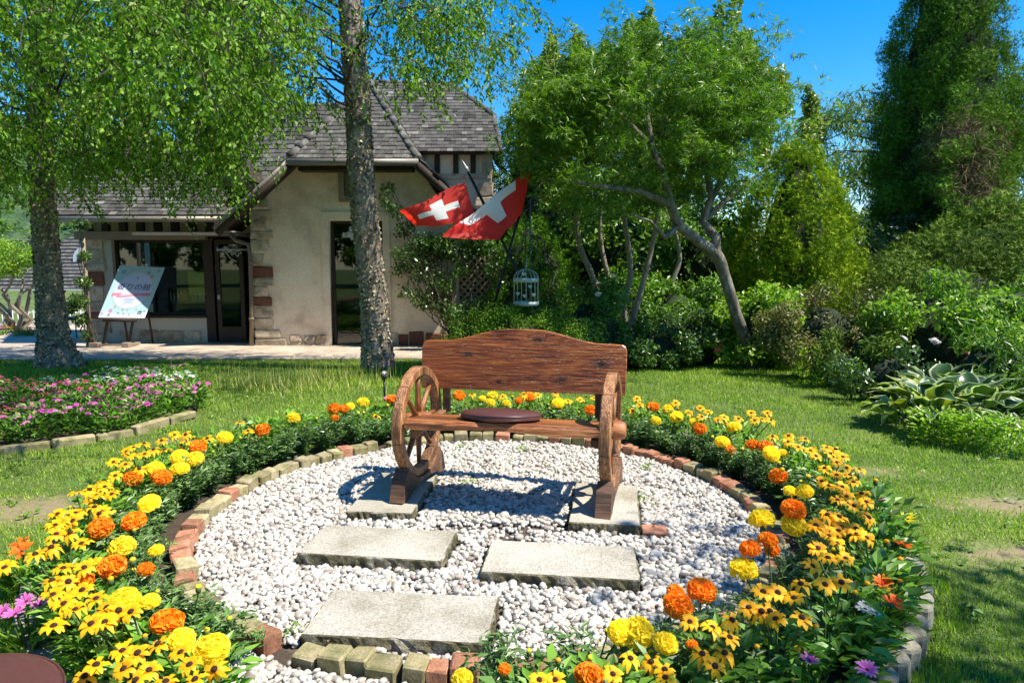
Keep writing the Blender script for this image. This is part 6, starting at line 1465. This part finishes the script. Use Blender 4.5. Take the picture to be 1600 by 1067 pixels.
for s in (0, 1):
    k = -h_
    while k < w_:
        x0, z0_ = k, 0; x1, z1_ = k+h_, h_
        if x0 < 0: z0_ = -x0; x0 = 0
        if x1 > w_: z1_ = h_-(x1-w_); x1 = w_
        if x1-x0 > .04:
            L_ = math.hypot(x1-x0, z1_-z0_); a_ = Vector((x0, 0, z0_)); 
            o = MB().box((0, -.005, -.014), (L_, .005, .014)).build('lattice_slat', 'lattice_wood', la)
            if s == 0: o.location = (q0.x+x0, 0, q0.z+z0_); o.rotation_euler.y = -math.pi/4
            else: o.location = (q0.x+w_-x0, .0105, q0.z+z0_); o.rotation_euler.y = -3*math.pi/4
        k += .115
for x in (q0.x-.03, q1.x+.0): MB().box((x, -.03, q0.z-.3), (x+.05, .03, q1.z+.05)).build('lattice_post', 'lattice_wood', la)

# ------------------------------------------------------------------ flags, bird cage, spotlight
for (a_, b_, lb, nm) in (((765, 500, 7.75), (838, 243, 7.75), 'black flagpole leaning right, carrying the right-hand flag', 0), ((853, 515, 7.6), (731, 268, 7.6), 'black flagpole leaning left, carrying the left-hand flag', 1)):
    A_, B_ = P(*a_), P(*b_); d = (A_-B_).normalized(); A_ = A_+d*((A_.z-float(gz(A_.y)))/max(.2, -d.z)); e = empty('flagpole', A_); tag(e, lb, 'flagpole', 'pair of crossed flagpoles')
    MB().tube([(0, 0, 0), B_-A_], .016, 10).build('pole', 'black_metal', e); t = MB().lathe([(.0, -.01), (.020, 0), (.026, .03), (.012, .07), (.0, .14)], 8).build('finial', 'grey_metal', e); t.location = B_-A_; t.rotation_mode = 'QUATERNION'; t.rotation_quaternion = (B_-A_).to_track_quat('Z', 'Y')
    mm = (B_-A_)*.42; j = MB().tube([mm-(B_-A_)*.03, mm+(B_-A_)*.012], .021, 8).build('pole_joint', 'black_metal', e)
def flag(name, HT, HB, FT, FB, label, wav, seed, fold=None, off=(0, 0, 0)):
    """cloth grid 32x32 with a white cross of true proportions"""
    N_ = 64; V = []; rg = random.Random(seed)
    for j in range(N_+1):
        v = j/N_
        for i in range(N_+1):
            u = i/N_
            if fold and v < fold: vv = (fold-v)/(1-fold); back = .05+.10*vv
            elif fold: vv = (v-fold)/(1-fold); back = 0
            else: vv = v; back = 0
            t_ = HT.lerp(FT, u); b_ = HB.lerp(FB, u); q = t_.lerp(b_, vv)
            k = wav(u, v); V.append((q.x+k[0], q.y+k[1]+back, q.z+k[2]-(.03*back if fold else 0)))
    o_ = Vector(V[0]); F = []; M_ = []
    for j in range(N_):
        for i in range(N_):
            F.append((j*(N_+1)+i, j*(N_+1)+i+1, (j+1)*(N_+1)+i+1, (j+1)*(N_+1)+i)); a = (i+.5)/N_*32; b_ = (j+.5)/N_*32
            M_.append(1 if (6 < a < 26 and 13 < b_ < 19) or (13 < a < 19 and 6 < b_ < 26) else 0)
    mb = MB(); mb.add(np.array(V)-np.array(o_), F, 0, .5, True); mb.m = M_; o = mb.build(name, ['flag_red', 'flag_white']); o.location = o_; tag(o, label, 'flag', 'pair of red flags with white crosses'); return o
YA = 7.5
flag('flag', P(727, 287, YA+.05), P(744, 345, YA), P(623, 328, YA-.25), P(648, 352, YA-.1), 'left red flag with a white cross, stretched out to the left', lambda u, v: (.012*math.sin(v*7)*u, .05*math.sin(u*6+v*2)*u, .022*math.sin(u*5.5+.6)*(1-.5*v)-.018*math.sin(math.pi*u)*v+.007*math.sin(u*17+v*6)*u), 1)
flag('flag', P(831, 259, YA+.1), P(815, 334, YA+.1), P(689, 370, YA-.3), P(776, 375, YA-.15), 'right red flag with a white cross, folded and hanging', lambda u, v: (0, .06*math.sin(u*7-v*4)*u+.012*math.sin(u*23+v*9)*u, .018*math.sin(math.pi*u)*(1-v)+.010*math.sin(u*13+v*6)-.02*math.sin(math.pi*u)*v), 2, fold=.44)
hk = empty('shepherd_hook', (P(828, 500, 7.4).x, 7.4, float(gz(7.4)))); ho = hk.location.copy(); tag(hk, 'dark green shepherd hook pole holding the bird cage', 'hook')
zt_ = P(828, 318, 7.4).z-ho.z; MB().tube([(0, 0, -.05), (0, 0, zt_)]+[(.045-.045*math.cos(t*math.pi/8), 0, zt_+.075*math.sin(t*math.pi/8)) for t in range(1, 9)]+[(.09, 0, zt_-.05)], .008, 8).build('pole', 'green_metal', hk)
zc2 = P(821, 350, 7.4).z-ho.z; MB().tube([(0, 0, zc2-.12)]+[(-.025+.025*math.cos(t*math.pi/8), 0, zc2+.05*math.sin(t*math.pi/8)) for t in range(0, 9)]+[(-.05, 0, zc2-.32)], .006, 8).build('hook_arm', 'green_metal', hk)
cg0, cg1 = P(802, 477, 7.36), P(842, 477, 7.36); zb = cg0.z; cxg = (cg0.x+cg1.x)/2; rg_ = (cg1.x-cg0.x)/2
cage = empty('bird_cage', (cxg, 7.36, zb)); tag(cage, 'pale mint ornamental bird cage with a domed top hanging behind the bench', 'bird cage')
H1 = P(820, 441, 7.36).z-zb; H2 = P(820, 422, 7.36).z-zb
for z0_, z1_ in ((0, .042), (H1, H1+.045)): MB().lathe([(rg_, z0_), (rg_, z1_), (rg_-.006, z1_), (rg_-.006, z0_)], 24).build('band', 'white_metal', cage)
MB().lathe([(rg_-.002, .0), (rg_-.002, .006)], 24).build('cage_floor', 'white_metal', cage)
for i in range(16):
    a = 2*math.pi*i/16; c_, s_ = math.cos(a), math.sin(a); r_ = rg_-.004
    MB().tube([(r_*c_, r_*s_, .04), (r_*c_, r_*s_, H1+.04)]+[(r_*math.cos(t)*c_, r_*math.cos(t)*s_, H1+.04+(H2-H1-.03)*math.sin(t)*1.0) for t in (.3, .6, .9, 1.2, 1.5)], .0028, 5).build('cage_bar', 'white_metal', cage)
MB().tube([(0, 0, H2+.0), (0, 0, H2+.05), (0, 0, H2+.14)], [.006, .004, .002], 6).build('hanger', 'white_metal', cage)
for i, (dx, dz) in enumerate(((-.03, H1+.09), (.04, H1-.04), (-.02, .11), (.08, .12), (-.09, .13))):
    y_ = -math.sqrt(max(.0, rg_**2-dx**2))-.004; pl = [(0, -.022), (.022, 0), (.02, .014), (.010, .018), (0, .010), (-.010, .018), (-.02, .014), (-.022, 0)]
    o = MB().prism(pl, -.002, .002).build('heart', 'white_metal', cage); o.location = (dx, y_, dz)
sp = empty('spotlight', G(601, 628)); tag(sp, 'small black garden spotlight on a stake left of the bench', 'spotlight'); so_ = sp.location
MB().tube([(0, 0, -.03), (0, 0, .20)], .009, 8).build('stake', 'lamp_black', sp); o = MB().lathe([(.0, -.03), (.02, -.03), (.034, .02), (.034, .04), (.03, .04), (.0, .03)], 14).build('lamp_head', 'lamp_black', sp); o.location = (0, 0, .23); o.rotation_euler = (.6, .4, 0)

# ------------------------------------------------------------------ left background
tp = (-10.6, 14.5, -.27); cl = clumps((-10.6, 14.5, 1.25), (.75, .7, .32), 40, .2, np.random.default_rng(3), .2, .8)
e = empty('topiary_tree', tp); tag(e, 'clipped flat-topped topiary tree with pale stems at the left edge', 'tree'); foliage('leaves', [(a+10.6, b_-14.5, c_+.27, *r_) for a, b_, c_, *r_ in cl], 9000, LEAF, .05, 'bright_leaf', e, .8, .5, 0, seed=3, kind='stuff')
mb = MB(); rr2 = random.Random(1)
for i in range(7): a = i*.9; limb(mb, (.08*math.cos(a), .08*math.sin(a), -.05), (.5*math.cos(a), .45*math.sin(a), 1.3), .05, .02, 0, 5, 8, .06, rr2)
mb.build('stems', 'bark_pale', e)
fe = empty('white_fence', (-14, 15.6, -.27)); tag(fe, 'low white ornamental fence in front of the pink house', 'fence')
for z in (.06, .30): MB().box((0, -.012, z), (7.2, .012, z+.03)).build('rail', 'white_paint', fe)
pm = MB(); pm.tube([(0, 0, 0), (0, 0, .36)], .011, 6); pme = pm.build('picket', 'white_paint', link=False).data
for i in range(60): o = bpy.data.objects.new('picket', pme); COL.objects.link(o); o.parent = fe; o.location = (.06+i*.12, -.03, 0)
e = MB().add([(-14, 13.0, -.255), (-8.9, 12.9, -.255), (-8.9, 13.9, -.255), (-14, 13.9, -.255)], [(0, 1, 2, 3)]).build('far_flower_bed', 'bed_soil', kind='structure')
rg = np.random.default_rng(8)
cl = [(rg.uniform(-13, -9), rg.uniform(13.1, 13.8), -.2, .12, .12, .1) for i in range(60)]
o = foliage('bedding_plants', cl, 3000, LEAF, .06, 'mid_leaf', seed=8); tag(o, 'green bedding plants in the far flower bed at the left edge', 'bedding plants', kind='stuff')
o = foliage('bedding_flowers', [(a, b_, c_+.1, .12, .12, .05) for a, b_, c_, *_ in cl], 420, STAR, .06, 'petal_flame', seed=9, up=2); tag(o, 'orange and yellow blooms of the far bed at the left edge', 'flowers', kind='stuff')
tb = empty('garden_table', (P(117, 500, 12.6).x, 12.6, -.27)); tag(tb, 'small black round garden table left of the shop corner', 'table')
MB().lathe([(.30, .42), (.30, .45)], 20).build('table_top', 'black_metal', tb)
for i in range(3): a = i*2.1; MB().tube([(.25*math.cos(a), .25*math.sin(a), 0), (.08*math.cos(a), .08*math.sin(a), .2), (.2*math.cos(a), .2*math.sin(a), .42)], .012, 6).build('leg', 'black_metal', tb)
# trees behind the camera: they shade the right corner and stand in the shop windows' reflection
for i, (x, y, z, s, lb) in enumerate(((4.1, .75, 4.3, 1.35, 'broadleaf tree beside the camera, shading the lower right corner'), (-22, -5, 3.0, 3.3, 'broadleaf tree behind the camera, farthest to the left'), (-16.5, -7, 3.0, 3.4, 'broadleaf tree behind the camera, second from the left'), (-11, -8.5, 3.0, 3.3, 'broadleaf tree behind the camera, third from the left'), (-5.5, -9.5, 3.0, 3.4, 'broadleaf tree behind the camera, fourth from the left'), (0.5, -10, 3.0, 3.4, 'broadleaf tree behind the camera, second from the right'), (7, -10, 3.2, 3.4, 'broadleaf tree behind the camera, farthest to the right'))):
    cl = clumps((x, y, z), (s, s, s*.75), 40, .4*s**.5, np.random.default_rng(400+i), .4, .7)
    crown_tree('broadleaf_tree', (x+.3*(i == 0), y, 0), [(x+.3*(i == 0), y, -.05), (x+.1, y, z*.5), (x, y, z)], [.16, .13, .06], cl, 9000 if i else 3800, LEAF, .09 if i == 0 else .30, 'mid_leaf', lb, 'tree', 'trees around the camera', 'bark_brown', 80+i, 12)
